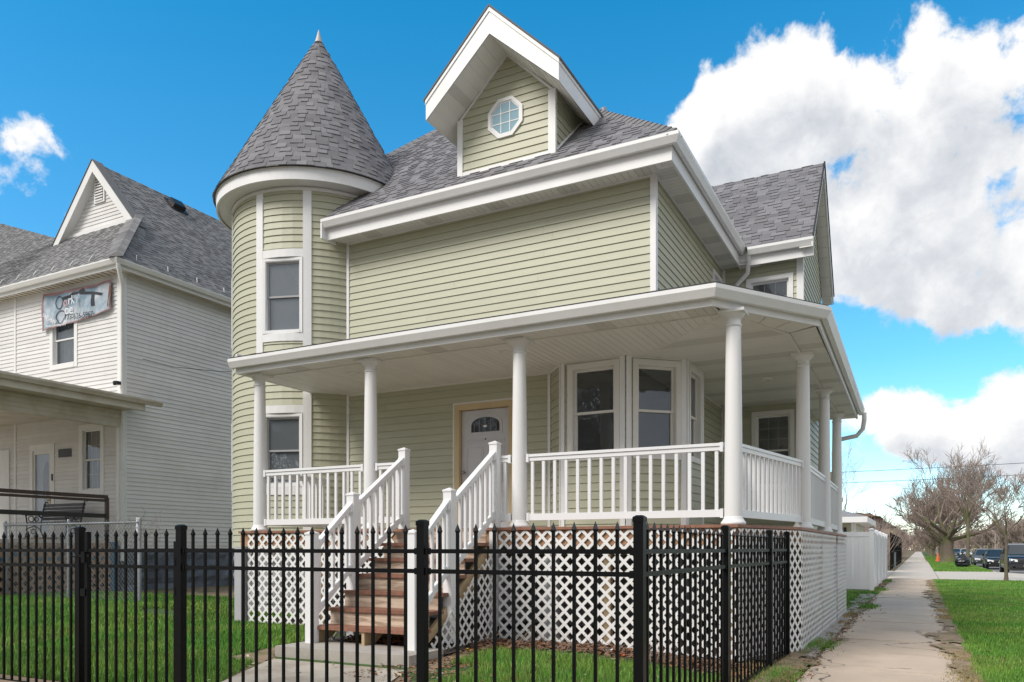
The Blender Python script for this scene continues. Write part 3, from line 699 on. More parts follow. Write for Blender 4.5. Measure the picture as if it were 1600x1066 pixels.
while k*ex < sl-.25:
    s0, s1 = k*ex, (k+1)*ex; r0 = CR-s0*cs
    a = camang-radians(118)+R.random()*.1; 
    while a < camang+radians(118):
        wd = R.uniform(.11, .25); da = wd/max(r0, .25); tog = not tog; hb = .017 if tog else .005; drop = R.choice((0,0,0,.01))
        n = max(1, int(da/radians(9))+1); vs = []
        for j in range(n+1):
            aa = a+(da-.004/max(r0, .2))*j/n
            for s_, h in ((s0-drop, 0), (s0-drop, hb), (s1+.01, .004)):
                rr = CR-s_*cs+h*sn; zz = 7.71+s_*sn+h*cs; vs.append((TX+rr*cos(aa), TY+rr*sin(aa), zz))
        fs = [(3*j+1,3*j+4,3*j+5,3*j+2) for j in range(n)]+[(3*j,3*j+3,3*j+4,3*j+1) for j in range(n)]+[(0,1,2),(3*n,3*n+2,3*n+1)]
        piece('shingle', H, H_cone, vs, fs, MSH); a += da
    k += 1
H.part('finial', Mb().lathe(TX, TY, [(.125,10.86),(.10,10.90),(.055,11.03),(.02,11.16),(.0,11.23)], 20), mat('finial_metal', (.48,.45,.43), .55, .2, 5, metal=.2))

# ------------------------------------------------------------------ main roof
SL = .896; cfac = sqrt(1+SL*SL); ER = 6.86; RX, RY = -2.86, 10.27
vv = V((0, 1, SL)).normalized()
apex = (-7.87, 15.27); hipL = (-10.18, 12.27)
fr_m = Fr((-8.97, RY, ER), (1,0,0), vv)
conv = [(0,0),(RX+8.97,0),(apex[0]+8.97,(apex[1]-RY)*cfac),(0,3.57*cfac)]
convB = [(-1.23,.53*cfac),(0,.53*cfac),(0,3.57*cfac),(-1.21,2.0*cfac)]
mb = Mb(); mb.add([fr_m.p(a,b) for a,b in conv], [tuple(range(len(conv)))]); mb.add([fr_m.p(a,b) for a,b in convB], [tuple(range(len(convB)))])
zr = lambda x: ER+SL*(RX-x)
mb.add([(RX,RY,ER),(RX,20.3,ER),(apex[0],20.3,zr(apex[0])),(apex[0],apex[1],zr(apex[0]))], [(0,1,2,3)])
mb.add([(hipL[0],hipL[1],ER+SL*2),(apex[0],apex[1],zr(apex[0])),(apex[0],20.3,zr(apex[0])),(-11.75,20.3,ER),(-11.75,hipL[1],ER)], [(0,1,2,3,4)])
mb.add([(RX,20.3,ER),(-11.75,20.3,ER),(apex[0],20.3,zr(apex[0]))], [(0,1,2)])
mb.add([(-3.05,10.45,6.66),(-10.2,10.45,6.66),(-11.4,12.3,6.66),(-11.7,20.2,6.66),(-3.05,20.2,6.66)], [(0,1,2,3,4)])
roof = H.part('main_roof', mb, MSHB)
shingle_plane(H, roof, fr_m, conv); shingle_plane(H, roof, fr_m, convB)
fr_r = Fr((RX, RY, ER), (0,1,0), V((-1,0,SL)).normalized())
shingle_plane(H, roof, fr_r, [(0,0),(10,0),(10,5*cfac),(5*1.0,5*cfac)], joined=True, wmin=.3, wmax=.6)
# hip ridge caps, right and left
def caps(p0, p1, wd, st=.16, m=None):
    p0, p1 = V(p0), V(p1); d = (p1-p0); n = int(d.length/st); d.normalize(); side = d.cross(V((0,0,1))).normalized(); up = side.cross(d)
    for k in range(n):
        a = p0+d*(k*st); b = p0+d*((k+1)*st+.02)
        vs = [a-side*wd-up*wd*.55, a+up*.035, a+side*wd-up*wd*.55, b-side*wd-up*wd*.6, b+up*.015, b+side*wd-up*wd*.6]
        piece('ridge_cap', H, roof, vs, [(0,1,4,3),(1,2,5,4),(0,2,1)], m or MCAP)
caps((RX-.03,RY+.03,ER+.03), (apex[0],apex[1],zr(apex[0])+.02), .12)
caps((hipL[0],hipL[1],ER+SL*2+.02), (apex[0],apex[1],zr(apex[0])+.02), .12)
# eaves: gutter, fascia, soffit
GUT = [(-.125,-.005),(-.125,-.10),(-.10,-.125),(-.045,-.125),(-.02,-.08),(0,-.045),(.0,.0),(-.012,.0),(-.012,-.035),(-.035,-.08),(-.055,-.112),(-.095,-.112),(-.113,-.09),(-.113,-.005)]
def gutter(path, z, name='gutter'): return H.part(name, Mb().sweep(path, [(o, z+b*1.05) for o, b in GUT]), MW)
EP = [(-8.99,10.25),(-2.84,10.25),(-2.84,14.86)]
gutter(EP, ER+.01)
H.part('fascia', Mb().sweep([(-8.97,10.25),(-2.84,10.25),(-2.84,15.08)], [(-.16,ER-.31),(-.128,ER-.31),(-.128,ER-.0),(-.16,ER-.0)]), MW)
H.part('fascia', Mb().box(-9.0,-8.97,10.26,10.9,ER-.31,ER-.02), MW)
def soffit_run(x0, x1, y0, y1, z, along, vents=(), w_=.30, par=None, conv=None, lines=3):
    """separate grooved soffit panels; along='x' means panels are set side by side in x"""
    a, e = (x0, x1) if along == 'x' else (y0, y1); k = 0
    while a < e-.01:
        b = min(a+w_, e); vs, fs = [], []
        for j in range(lines):
            p0 = a+(b-a)*j/lines+.003; p1 = a+(b-a)*(j+1)/lines-.003
            q = [(p0,y0),(p1,y0),(p1,y1),(p0,y1)] if along == 'x' else [(x0,p0),(x1,p0),(x1,p1),(x0,p1)]
            if conv: q = clip(q, conv)
            if len(q) < 3: continue
            o = len(vs); n = len(q); vs += [(x, y, z-.008) for x, y in q]+[(x, y, z+.002) for x, y in q]
            fs += [tuple(o+i for i in range(n))[::-1]]+[(o+i, o+(i+1)%n, o+n+(i+1)%n, o+n+i)[::-1] for i in range(n)]
        if vs: piece('soffit_panel', H, par, vs, fs, MVENT if vents and k % vents[0] in vents[1] else MSOF)
        a = b; k += 1
sof = H.part('soffit', Mb().add([(-8.96,10.38,6.628),(-2.97,10.38,6.628),(-2.97,15.1,6.628),(-3.34,15.1,6.628),(-3.34,10.8,6.628),(-8.96,10.8,6.628)], [(0,1,4,5),(1,2,3,4)]), MVENT)
soffit_run(-8.96, -2.99, 10.39, 10.79, 6.62, 'x', (4, (2,)), w_=.30, par=sof, conv=[(-8.96,10.39),(-2.99,10.39),(-3.33,10.79),(-8.96,10.79)])
soffit_run(-3.33, -2.98, 10.40, 15.08, 6.62, 'y', (3, (1,)), w_=.30, par=sof, conv=[(-2.99,10.40),(-2.99,15.08),(-3.33,15.08),(-3.33,10.79)])
mb = Mb(); fbox(mb, fr, 0, ln, 6.585, 6.612, 0, .022); fbox(mb, fr2, 0, ln2, 6.585, 6.612, 0, .0225); H.part('soffit_trim', mb, MW)
# plumbing vent behind the dormer
H.part('vent_pipe', Mb().lathe(-5.32, 14.0, [(.06,8.9),(.06,9.66),(.05,9.66)], 14), MGALV)

# ------------------------------------------------------------------ wing roof
WX, WY0, WYR, WY1, WZE, WZR = -1.67, 14.73, 16.6, 18.5, 6.82, 8.93
ws = (WZR-WZE)/(WYR-WY0); wl = sqrt(1+ws*ws)
fr_w = Fr((-5.4, WY0, WZE), (1,0,0), V((0,1,ws)).normalized())
xr = RX-(WZR-ER)/SL
conv = [(5.4+RX,0),(5.4+WX,0),(5.4+WX,(WYR-WY0)*wl),(5.4+xr,(WYR-WY0)*wl)]
mb = Mb(); mb.add([fr_w.p(a,b) for a,b in conv], [(0,1,2,3)])
mb.add([(WX,WYR,WZR),(WX,WY1,WZE),(RX,WY1,WZE),(xr,WYR,WZR)], [(0,1,2,3)])
wroof = H.part('wing_roof', mb, MSHB); shingle_plane(H, wroof, fr_w, conv)
caps_ = None
mb = Mb()
for ya, za, yb, zb in ((WY0+.0,WZE,WYR,WZR),(WYR,WZR,WY1,WZE)):
    for (t0, t1, x0, x1) in ((-.17,-.012,WX-.025,WX+.0),): mb.add([(x0,ya,za+t0),(x1,ya,za+t0),(x1,ya,za+t1),(x0,ya,za+t1),(x0,yb,zb+t0),(x1,yb,zb+t0),(x1,yb,zb+t1),(x0,yb,zb+t1)], [(0,1,2,3),(4,5,6,7),(0,1,5,4),(1,2,6,5),(2,3,7,6),(3,0,4,7)])
H.part('rake_board', mb, MW)
mb = Mb()
for ya, za, yb, zb in ((WY0,WZE,WYR,WZR),(WYR,WZR,WY1,WZE)):
    mb.add([(WX-.01,ya,za),(WX+.018,ya,za),(WX+.018,ya,za+.035),(WX-.01,ya,za+.035),(WX-.01,yb,zb),(WX+.018,yb,zb),(WX+.018,yb,zb+.035),(WX-.01,yb,zb+.035)], [(0,1,2,3),(4,5,6,7),(0,1,5,4),(1,2,6,5),(2,3,7,6),(3,0,4,7)])
H.part('drip_edge', mb, MSHB)
gutter([(-2.80,14.71),(WX,14.71)], WZE-.0)
H.part('valley_block', Mb().box(-3.0,-2.63,14.87,15.09,6.565,6.80), MW)
H.part('fascia', Mb().sweep([(-2.82,14.71),(WX,14.71)], [(-.16,WZE-.30),(-.128,WZE-.30),(-.128,WZE-.01),(-.16,WZE-.01)]), MW)
sof2 = H.part('soffit', Mb().add([(-3.3,14.86,6.61),(WX,14.86,6.61),(WX,15.1,6.61),(-3.3,15.1,6.61)], [(0,1,2,3)]), MVENT)
soffit_run(-2.95, WX-.03, 14.87, 15.09, 6.60, 'x', (4, (2,)), w_=.22, par=sof2)
# underside boards of the gable overhang
mb = Mb()
for ya, za, yb, zb in ((WY0,WZE,WYR,WZR),(WYR,WZR,WY1,WZE)):
    n = 13
    for k in range(n):
        a0, a1 = (k+.03)/n, (k+.97)/n; y0_, y1_ = ya+(yb-ya)*a0, ya+(yb-ya)*a1; z0_, z1_ = za+(zb-za)*a0-.175, za+(zb-za)*a1-.175
        piece('soffit_panel', H, wroof, [(-1.9,y0_,z0_),(WX-.03,y0_,z0_),(WX-.03,y1_,z1_),(-1.9,y1_,z1_),(-1.9,y0_,z0_+.02),(WX-.03,y0_,z0_+.02)], [(3,2,1,0),(0,1,5,4)], MSOF)

# ------------------------------------------------------------------ dormer
DXC, DY, DF = -5.63, 10.67, 10.09; DL, DR = -6.50, -4.83; ds = .965; DP = 9.28; DHW = 1.12; TH_ = .36
fd, ld = wall_fr((DL, DY), (DR, DY)); xc = DXC-DL; ut = lambda x: DP-TH_-ds*abs(x-xc)
wall(H, 'dormer_wall', fd, ld, 7.15, 9.0, conv=[(0,7.15),(ld,7.15),(ld,ut(ld)+.03),(xc,DP-TH_+.03),(0,ut(0)+.03)], phase=.03)
for (p0, p1) in (((DR, DY), (DR, 12.6)), ((DL, 12.6), (DL, DY))):
    f, l = wall_fr(p0, p1); zt = ut(ld)+.05; zroof = lambda y: ER+SL*(y-RY)
    yt = RY+(zt-ER)/SL
    tri = [(0, zroof(DY)-.1), (yt-DY, zt), (0, zt)] if p0[1] == DY else [(l, zroof(DY)-.1), (l, zt), (12.6-yt, zt)]
    tri = [tri[0], tri[1], tri[2]]
    if sum(tri[i][0]*tri[(i+1)%3][1]-tri[(i+1)%3][0]*tri[i][1] for i in range(3)) < 0: tri = tri[::-1]
    wall(H, 'dormer_cheek', f, l, 7.1, zt, conv=tri, phase=.03)
zb_ = ER+SL*(DY-RY)
mb = Mb(); fbox(mb, fd, -.02, .075, zb_-.02, ut(0)+.01, 0, .03); H.part('corner_board', mb, MW)
mb = Mb(); fbox(mb, fd, ld-.10, ld+.02, zb_-.02, ut(ld)+.01, 0, .03); fcr, lcr = wall_fr((DR, DY), (DR, 12)); fbox(mb, fcr, -.0, .03, zb_, ut(ld), .0, .02); H.part('corner_board', mb, MW)
mb = Mb(); fbox(mb, fd, .075, ld-.10, zb_-.03, zb_+.035, 0, .026)
a = V((DR+.012, DY+.03, zroof(DY+.03)+.02)); b = V((DR+.012, yt, zt+.02)); mb.tube([a, b], .022, 4, sm=False); 
for s in (-1, 1):
    x0 = 0 if s < 0 else ld; mb.add([fd.p(x0,ut(x0)-.0,.004), fd.p(xc,DP-TH_,.004), fd.p(xc,DP-TH_-.045,.004), fd.p(x0,ut(x0)-.045,.004), fd.p(x0,ut(x0),.024), fd.p(xc,DP-TH_,.024), fd.p(xc,DP-TH_-.045,.024), fd.p(x0,ut(x0)-.045,.024)], [(4,5,6,7),(2,3,7,6),(0,1,5,4),(1,2,6,5),(0,3,7,4)])
H.part('dormer_trim', mb, MW)
# roof slab: two thick wings with white face, side fascia and underside
zE = DP-ds*DHW; BK = 13.6
mb = Mb()
for s in (-1, 1):
    xo = DXC+s*DHW; vs = []
    for y in (DF, BK): vs += [(DXC,y,DP),(xo,y,zE),(xo,y,zE-.30),(DXC,y,DP-TH_-.02)]
    mb.add(vs, [(0,1,2,3),(1,5,6,2),(2,6,7,3),(0,4,5,1)])
droof = H.part('dormer_roof', mb, MW)
for s in (-1, 1):
    mb = Mb(); xo = DXC+s*(DHW+.03)
    vs = []
    for y in (DF-.025, BK): vs += [(DXC,y,DP+.045),(xo,y,zE+.02),(xo,y,zE-.012),(DXC,y,DP+.012)]
    mb.add(vs, [(0,1,2,3),(1,5,6,2),(2,6,7,3),(0,4,5,1)]); H.part('dormer_shingles', mb, MSH, droof)
    n = 7
    # crown strip at the top of the fascia, 3 mm proud
    mb = Mb(); vs = []
    for y in (DF-.014, DF+.0): vs += [(DXC,y,DP+.008),(DXC+s*(DHW+.006),y,zE+.004),(DXC+s*(DHW+.006),y,zE-.055),(DXC,y,DP-.055)]
    mb.add(vs, [(0,1,2,3),(4,5,6,7),(2,3,7,6),(1,2,6,5)]); mb.box(DXC+s*DHW-(.0 if s > 0 else .014), DXC+s*DHW+(.014 if s > 0 else 0), DF, BK, zE-.06, zE+.002)
    H.part('rake_board', mb, MW)
    # soffit panels under the overhang: front rake
    n = 9
    for k in range(n):
        a0, a1 = (k+.02)/n, (k+.98)/n; xa, xb = DXC+s*DHW*a0, DXC+s*(DHW-.02)*a1
        lo = lambda x: DP-TH_-.026-(.945*abs(x-DXC)*(DP-TH_-.02-(zE-.30))/DHW/.945)
        vs = [(xa,DF+.02,lo(xa)),(xb,DF+.02,lo(xb)),(xb,DY,lo(xb)),(xa,DY,lo(xa)),(xa,DF+.02,lo(xa)+.02),(xa,DY,lo(xa)+.02),(xb,DF+.02,lo(xb)+.02),(xb,DY,lo(xb)+.02)]
        fs = [(3,2,1,0),(0,4,5,3),(1,2,7,6)] if s > 0 else [(0,1,2,3),(0,3,5,4),(1,6,7,2)]
        piece('soffit_panel', H, droof, vs, fs, MVENT if k == 5 else MSOF)
    x0, x1 = (DR, DXC+DHW-.02) if s > 0 else (DXC-DHW+.02, DL)
    for k in range(5):
        y0_, y1_ = DY+.01+k*.25, DY+k*.25+.245
        vs = [(x0,y0_,lo(x0)),(x1,y0_,lo(x1)),(x1,y1_,lo(x1)),(x0,y1_,lo(x0)),(x0,y0_,lo(x0)+.02),(x1,y0_,lo(x1)+.02)]
        piece('soffit_panel', H, droof, vs, [(3,2,1,0),(0,1,5,4)], MSOF)
# octagon window
ox, oz, orr = -5.66-DL, 7.94, .325
oct_ = lambda r, k0=.5: [(ox+r*cos((k+k0)*pi/4), oz+r*sin((k+k0)*pi/4)) for k in range(8)]
A_, B_ = oct_(orr), oct_(orr-.055); C_ = oct_(orr-.075); mb = Mb()
vs = [fd.p(a,b,.035) for a,b in A_]+[fd.p(a,b,.035) for a,b in B_]+[fd.p(a,b,.0) for a,b in A_]+[fd.p(a,b,.02) for a,b in B_]+[fd.p(a,b,.02) for a,b in C_]+[fd.p(a,b,.016) for a,b in C_]
fs = []
for k in range(8):
    j = (k+1) % 8; fs += [(k,j,8+j,8+k),(16+k,16+j,j,k),(8+k,8+j,24+j,24+k),(24+k,24+j,32+j,32+k),(32+k,32+j,40+j,40+k)]
ow = H.part('octagon_window', mb.add(vs, fs), MW)
H.part('pane', Mb().add([fd.p(a,b,.018) for a,b in oct_(orr-.07)], [tuple(range(8))]), MGLD, ow)
ri = (orr-.075)*cos(pi/8)
for k in (-1, 1):
    q = k*ri/3; e = ri*.98; H.part('muntin', fbox(Mb(), fd, ox+q-.007, ox+q+.007, oz-e, oz+e, .016, .024), MW, ow); H.part('muntin', fbox(Mb(), fd, ox-e, ox+e, oz+q-.007, oz+q+.007, .0165, .0235), MW, ow)
# ------------------------------------------------------------------ porch
deck = [(-9.35,8.80),(-1.78,8.80),(-1.32,10.38),(-1.32,17.2)]
mb = Mb()
vs = [(x,y,FZ-.03) for x,y in deck]+[(-3.34,17.2,FZ-.03),(-3.34,10.8,FZ-.03),(-9.35,10.8,FZ-.03)]
n = len(vs); top = [(x,y,FZ-.004) for x,y,z in vs]; mb.add(vs+top, [tuple(range(n))[::-1], tuple(range(n, 2*n))]); dk = H.part('porch_deck', mb, mat('deck_boards', (.42,.36,.30), .7, .2, 4, stretch=(8,1,1)))
H.part('deck_nosing', Mb().sweep(deck, [(-.10,FZ-.034),(.012,FZ-.034),(.012,FZ),(-.10,FZ)]), MTREAD)
H.part('rim_joist', Mb().sweep(deck, [(-.06,FZ-.23),(-.035,FZ-.23),(-.035,FZ-.036),(-.06,FZ-.036)]), MWOOD)
mb = Mb()
for i in range(13):
    y = 9.0+i*.6; mb.box(-3.3, -1.4 if y > 10.4 else -1.9, y, y+.04, FZ-.22, FZ-.04)
for i in range(12): mb.box(-9.2+i*.62, -9.16+i*.62, 8.9, 10.78, FZ-.22, FZ-.04)
H.part('floor_joist', mb, MWOOD)
MPINE = mat('pine_post', (.46,.34,.20), .7, .15, 4)
for x, y in ((-4.95,8.92),(-3.35,8.92),(-1.9,8.95),(-6.2,8.92),(-7.8,8.92)): H.part('deck_post', Mb().box(x-.045,x+.045,y-.0,y+.09,0,FZ-.23), MPINE)
H.part('deck_post', Mb().box(-9.36,-9.22,8.72,8.86,0,FZ-.235), mat('grey_post', (.42,.42,.44), .7, .06)); H.part('deck_post', Mb().box(-4.15,-4.0,8.86,8.98,0,FZ-.23), mat('grey_post_inner', (.40,.40,.42), .7, .06))
# lattice: crossing diagonal slats, each clipped to its panel
def lattice(name, fr, poly, m=None, pitch=.153, sw_=.036, key='lattice_slat', th=None, frame=None, phase=0):
    th = th or H; m = m or MLAT; xs = [p[0] for p in poly]; zs = [p[1] for p in poly]; x0, x1, z0, z1 = min(xs), max(xs), min(zs), max(zs)
    mb = Mb(); par = th.part(name, frame or fbox(Mb(), fr, x0+.002, x0+.012, z0+.01, z0+.3, -.016, -.012), m)
    hw = sw_*.7071*1.0
    for sgn, h in ((1, 0), (-1, .003)):
        k = math.floor((x0-(z1-z0))/pitch)
        while k*pitch < x1+(z1-z0):
            s = k*pitch+phase; k += 1
            q = [(s-hw, z0),(s+hw, z0),(s+hw+(z1-z0), z1),(s-hw+(z1-z0), z1)] if sgn > 0 else [(s-hw, z0),(s+hw, z0),(s+hw-(z1-z0), z1),(s-hw-(z1-z0), z1)]
            q = clip(q, poly)
            if len(q) < 3: continue
            a = sum(q[i][0]*q[(i+1)%len(q)][1]-q[(i+1)%len(q)][0]*q[i][1] for i in range(len(q)))
            if a < 0: q = q[::-1]
            vs, fs = relief(fr, q, h+.0028, h0=h); piece(key, th, par, vs, fs, m)
    return par
f, l = wall_fr((-9.18, 8.82), (-6.42, 8.82)); lattice('lattice_panel', f, [(0,.17),(l,.15),(l,FZ-.045),(0,FZ-.045)])
f, l = wall_fr((-4.78, 8.815), (-1.80, 8.815)); lattice('lattice_panel', f, [(0,.14),(l,.07),(l,FZ-.045),(0,FZ-.045)])
f, l = wall_fr((-1.78, 8.805), (-1.315, 10.385)); lattice('lattice_panel', f, [(0.01,.05),(l,.02),(l,FZ-.045),(0.01,FZ-.045)])
f, l = wall_fr((-1.315, 10.39), (-1.315, 17.2)); 
for a, b in ((0.005,2.40),(2.44,4.62),(4.86,6.8)): lattice('lattice_panel', f, [(a,.0),(b,.0),(b,FZ-.045),(a,FZ-.045)])
H.part('lattice_batten', fbox(Mb(), f, 2.395, 2.445, .0, FZ-.04, -.03, -.002), MWOOD)
H.part('lattice_batten', fbox(Mb(), f, 4.63, 4.85, .0, FZ-.2, -.03, .0), mat('grey_board', (.36,.36,.38), .8, .05))
for x0, nm in ((-4.80, 1), (-6.36, 1)):
    f, l = wall_fr((x0, 7.1), (x0, 8.79)); lattice('stair_lattice', f, [(0,.12),(l,.13),(l,1.38),(.0,.12+.0)], sw_=.034)
# steps on a concrete pad
bv = Mb().box(-6.45,-4.62,6.60,7.25,-.05,.2); H.part('concrete_pad', bv, MCONC)
x0, x1 = -6.30, -4.86; run = .262; rise = (FZ-.2)/7
for k in range(1, 7):
    zt = .2+rise*k; yf = 7.08+run*(k-1)
    piece('tread', H, dk, *(lambda m_: (m_.v, m_.f))(Mb().box(x0-.02, x1+.02, yf-.03, yf+run, zt-.04, zt)), MTREAD)
    if k > 1: piece('riser', H, dk, *(lambda m_: (m_.v, m_.f))(Mb().box(x0+.02, x1-.02, yf, yf+.02, zt-rise, zt-.041)), MRISER)
yf = 7.08+run*6; piece('riser', H, dk, *(lambda m_: (m_.v, m_.f))(Mb().box(x0+.02, x1-.02, yf, yf+.02, FZ-rise, FZ-.041)), MRISER)
mb = Mb()
for x in (x0, (x0+x1)/2-.02, x1-.04): 
    vs = []
    for xx in (x, x+.04): vs += [(xx,7.07,.2),(xx,7.25,.2),(xx,8.65,1.0),(xx,8.65,.2+rise*6-.05),(xx,7.335,.2+rise-.045),(xx,7.07,.2+rise-.045)]
    mb.add(vs, [(0,1,2,3,4,5),(11,10,9,8,7,6)]+[(i, 6+i, 6+(i+1)%6, (i+1)%6) for i in range(6)])
H.part('stringer', mb, MPINE); flush('tread'); flush('riser')
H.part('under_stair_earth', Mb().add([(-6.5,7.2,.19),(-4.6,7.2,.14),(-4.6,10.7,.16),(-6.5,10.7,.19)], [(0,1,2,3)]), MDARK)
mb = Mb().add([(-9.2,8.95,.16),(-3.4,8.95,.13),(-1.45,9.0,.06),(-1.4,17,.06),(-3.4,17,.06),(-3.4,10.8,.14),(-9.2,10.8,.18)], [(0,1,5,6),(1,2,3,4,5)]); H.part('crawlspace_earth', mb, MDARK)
# columns
def column(x, y):
    b = FZ; t = CZ; mb = Mb()
    prof = [(.098,b+.08)]+[(.100-.018*((k/10)**1.6), b+.08+(t-b-.26)*k/10) for k in range(11)]
    c = H.part('column', Mb().lathe(x, y, prof[1:]+[(.079,t-.17)], 28), MCOL)
    H.part('column_base', Mb().lathe(x, y, [(.0,b),(.138,b),(.138,b+.03),(.124,b+.042),(.118,b+.055),(.104,b+.075),(.104,b+.09),(.098,b+.095)], 28), MCOL, c)
    cp = Mb().lathe(x, y, [(.080,t-.19),(.092,t-.185),(.092,t-.165),(.081,t-.16),(.081,t-.10),(.092,t-.095),(.118,t-.065),(.128,t-.05),(.136,t-.045)], 28)
    cp.box(x-.142, x+.142, y-.142, y+.142, t-.045, t-.012); H.part('capital', cp, MCOL, c); return c
COLS = [(-9.03,8.92),(-6.91,8.93),(-4.55,8.95),(-1.86,8.98),(-1.42,11.39),(-1.42,14.1),(-1.45,16.7)]
for c in COLS: column(*c)
# railings
def railing(p0, p1, z0a=FZ, z1a=FZ, r0=.11, r1=.11, hb=.09, ht=.93, pitch=.15, name='railing'):
    P0, P1 = V((*p0, z0a)), V((*p1, z1a)); d = P1-P0; hd = V((d.x, d.y, 0)); Lh = hd.length; u = hd.normalized(); sl = d.z/Lh
    n = V((u.y, -u.x, 0))
    def bar(a0, a1, zlo, zhi, w_):
        vs = []
        for a in (a0, a1):
            for s in (-w_/2, w_/2):
                for z in (zlo, zhi): vs.append(P0+u*a+n*s+V((0,0,sl*a+z)))
        return Mb().add(vs, [(0,1,3,2),(4,6,7,5),(0,4,5,1),(2,3,7,6),(0,2,6,4),(1,5,7,3)])
    a0, a1 = r0, Lh-r1
    tr = H.part(name, bar(a0, a1, ht-.035, ht, .075), MRAIL); k_ = bar(a0, a1, ht-.085, ht-.037, .05); H.part('top_rail', k_, MRAIL, tr)
    H.part('bottom_rail', bar(a0, a1, hb, hb+.085, .045), MRAIL, tr)
    mb = Mb()
    for a in (a0, a1-.035):
        for z in (hb-.01, ht-.10): q = bar(a, a+.035, z, z+.105, .085 if z > .5 else .06); mb.add(q.v, q.f)
    H.part('rail_bracket', mb, MRAIL, tr)
    m_ = max(1, round((a1-a0)/pitch)); st = (a1-a0)/m_
    for k in range(m_):
        a = a0+st*(k+.5); zb = sl*a; q = Mb(); vs = []
        for z in (hb+.085+zb, ht-.085+zb):
            for (e, s) in ((-.019,-.017),(.019,-.017),(.019,.017),(-.019,.017)): vs.append(P0+u*(a+e)+n*s+V((0,0,z+sl*e)))
        q.add(vs, [(0,1,5,4),(1,2,6,5),(2,3,7,6),(3,0,4,7)]); H.part('baluster', q, MRAIL, tr)
    return tr
railing(COLS[0], COLS[1]); railing(COLS[2], COLS[3]); railing(COLS[3], COLS[4]); railing(COLS[4], COLS[5]); railing(COLS[5], COLS[6])
railing(COLS[1], (-6.33, 8.93), r1=.06); railing((-4.90, 8.93), COLS[2], r0=.06); railing((-9.03, 8.92), (-9.03, 10.55))
def newel(x, y, z0, z1, s=.055):
    mb = Mb().box(x-s, x+s, y-s, y+s, z0, z1-.035); mb.box(x-s-.008, x+s+.008, y-s-.008, y+s+.008, z1-.04, z1-.02)
    mb.add([(x-s-.006,y-s-.006,z1-.02),(x+s+.006,y-s-.006,z1-.02),(x+s+.006,y+s+.006,z1-.02),(x-s-.006,y+s+.006,z1-.02),(x,y,z1+.01)], [(0,1,4),(1,2,4),(2,3,4),(3,0,4)])
    return H.part('newel_post', mb, MRAIL)
for x in (-6.28, -4.92):
    xo = x+(-.005 if x < -5 else .06)
    newel(xo, 7.02, .2, 1.50); newel(xo, 7.76, .2, 2.00); newel(xo, 8.86, .3, 2.68)
    railing((xo, 7.02), (xo, 7.76), z0a=.33, z1a=.93, r0=.055, r1=.055, hb=.12, ht=.98, pitch=.13, name='stair_railing')
    railing((xo, 7.76), (xo, 8.86), z0a=.86, z1a=1.60, r0=.055, r1=.055, hb=.12, ht=.98, pitch=.13, name='stair_railing')
# ceiling
PE = [(-9.30,8.53),(-1.95,8.51),(-.93,9.99),(-1.0,17.6)]
PZ = 4.17
gutter(PE, PZ)
H.part('fascia', Mb().sweep([(-9.24,8.53),(-1.95,8.51),(-.93,9.99),(-1.0,17.6)], [(-.155,CZ-.015),(-.128,CZ-.015),(-.128,PZ-.0),(-.155,PZ-.0)]), MW)
H.part('fascia', Mb().box(-9.27,-9.24,8.66,10.6,CZ-.015,PZ+.1), MW)
cl = H.part('porch_ceiling', Mb().add([(-9.24,8.66,CZ+.004),(-2.02,8.66,CZ+.004),(-1.09,10.03,CZ+.004),(-1.12,17.55,CZ+.004),(-3.34,17.55,CZ+.004),(-3.34,12.2,CZ+.004),(-4.95,10.8,CZ+.004),(-9.24,10.8,CZ+.004)], [tuple(range(8))[::-1]]), MSHB)
fc = [(-9.24,9.04),(-1.96,9.04),(-3.72,10.8),(-9.24,10.8)]
soffit_run(-9.24, -1.9, 9.04, 10.8, CZ, 'x', par=cl, conv=fc)
rc = [(-1.93,9.05),(-1.46,10.25),(-1.46,17.5),(-3.70,17.5),(-3.70,10.82)]
soffit_run(-3.7, -1.46, 9.05, 17.5, CZ, 'y', (4,(3,)), par=cl, conv=rc)
soffit_run(-9.24, -1.9, 8.67, 8.99, CZ, 'x', (4,(3,)), par=cl, conv=[(-9.24,8.67),(-2.03,8.67),(-1.98,8.99),(-9.24,8.99)])
soffit_run(-1.42, -1.11, 9.95, 17.5, CZ, 'y', (4,(3,)), par=cl, conv=[(-1.11,10.06),(-1.13,17.5),(-1.42,17.5),(-1.42,10.22)])
fch = Fr((-2.0,8.69,CZ), (.563,.826,0)); q = [(-2.0,8.69),(-1.12,10.02),(-1.43,10.2),(-1.95,9.0)]
for k in range(4):
    a, b = (k+.02)/4, (k+.98)/4; lerp = lambda p, q_, t: (p[0]+(q_[0]-p[0])*t, p[1]+(q_[1]-p[1])*t)
    c = [lerp(q[0],q[1],a), lerp(q[0],q[1],b), lerp(q[3],q[2],b), lerp(q[3],q[2],a)]
    piece('soffit_panel', H, cl, [(x,y,CZ-.008) for x,y in c]+[(x,y,CZ+.002) for x,y in c], [(3,2,1,0),(0,1,5,4),(1,2,6,5),(2,3,7,6),(3,0,4,7)], MSOF)
H.part('ceiling_batten', Mb().sweep([(-9.24,9.015),(-1.95,9.015),(-1.445,10.24),(-1.445,17.5)], [(-.02,CZ-.02),(.02,CZ-.02),(.02,CZ-.002),(-.02,CZ-.002)]), MSOF)
H.part('ceiling_batten', Mb().sweep([(-1.96,9.05),(-3.7,10.8)], [(-.012,CZ-.016),(.012,CZ-.016),(.012,CZ-.002),(-.012,CZ-.002)]), MSOF)
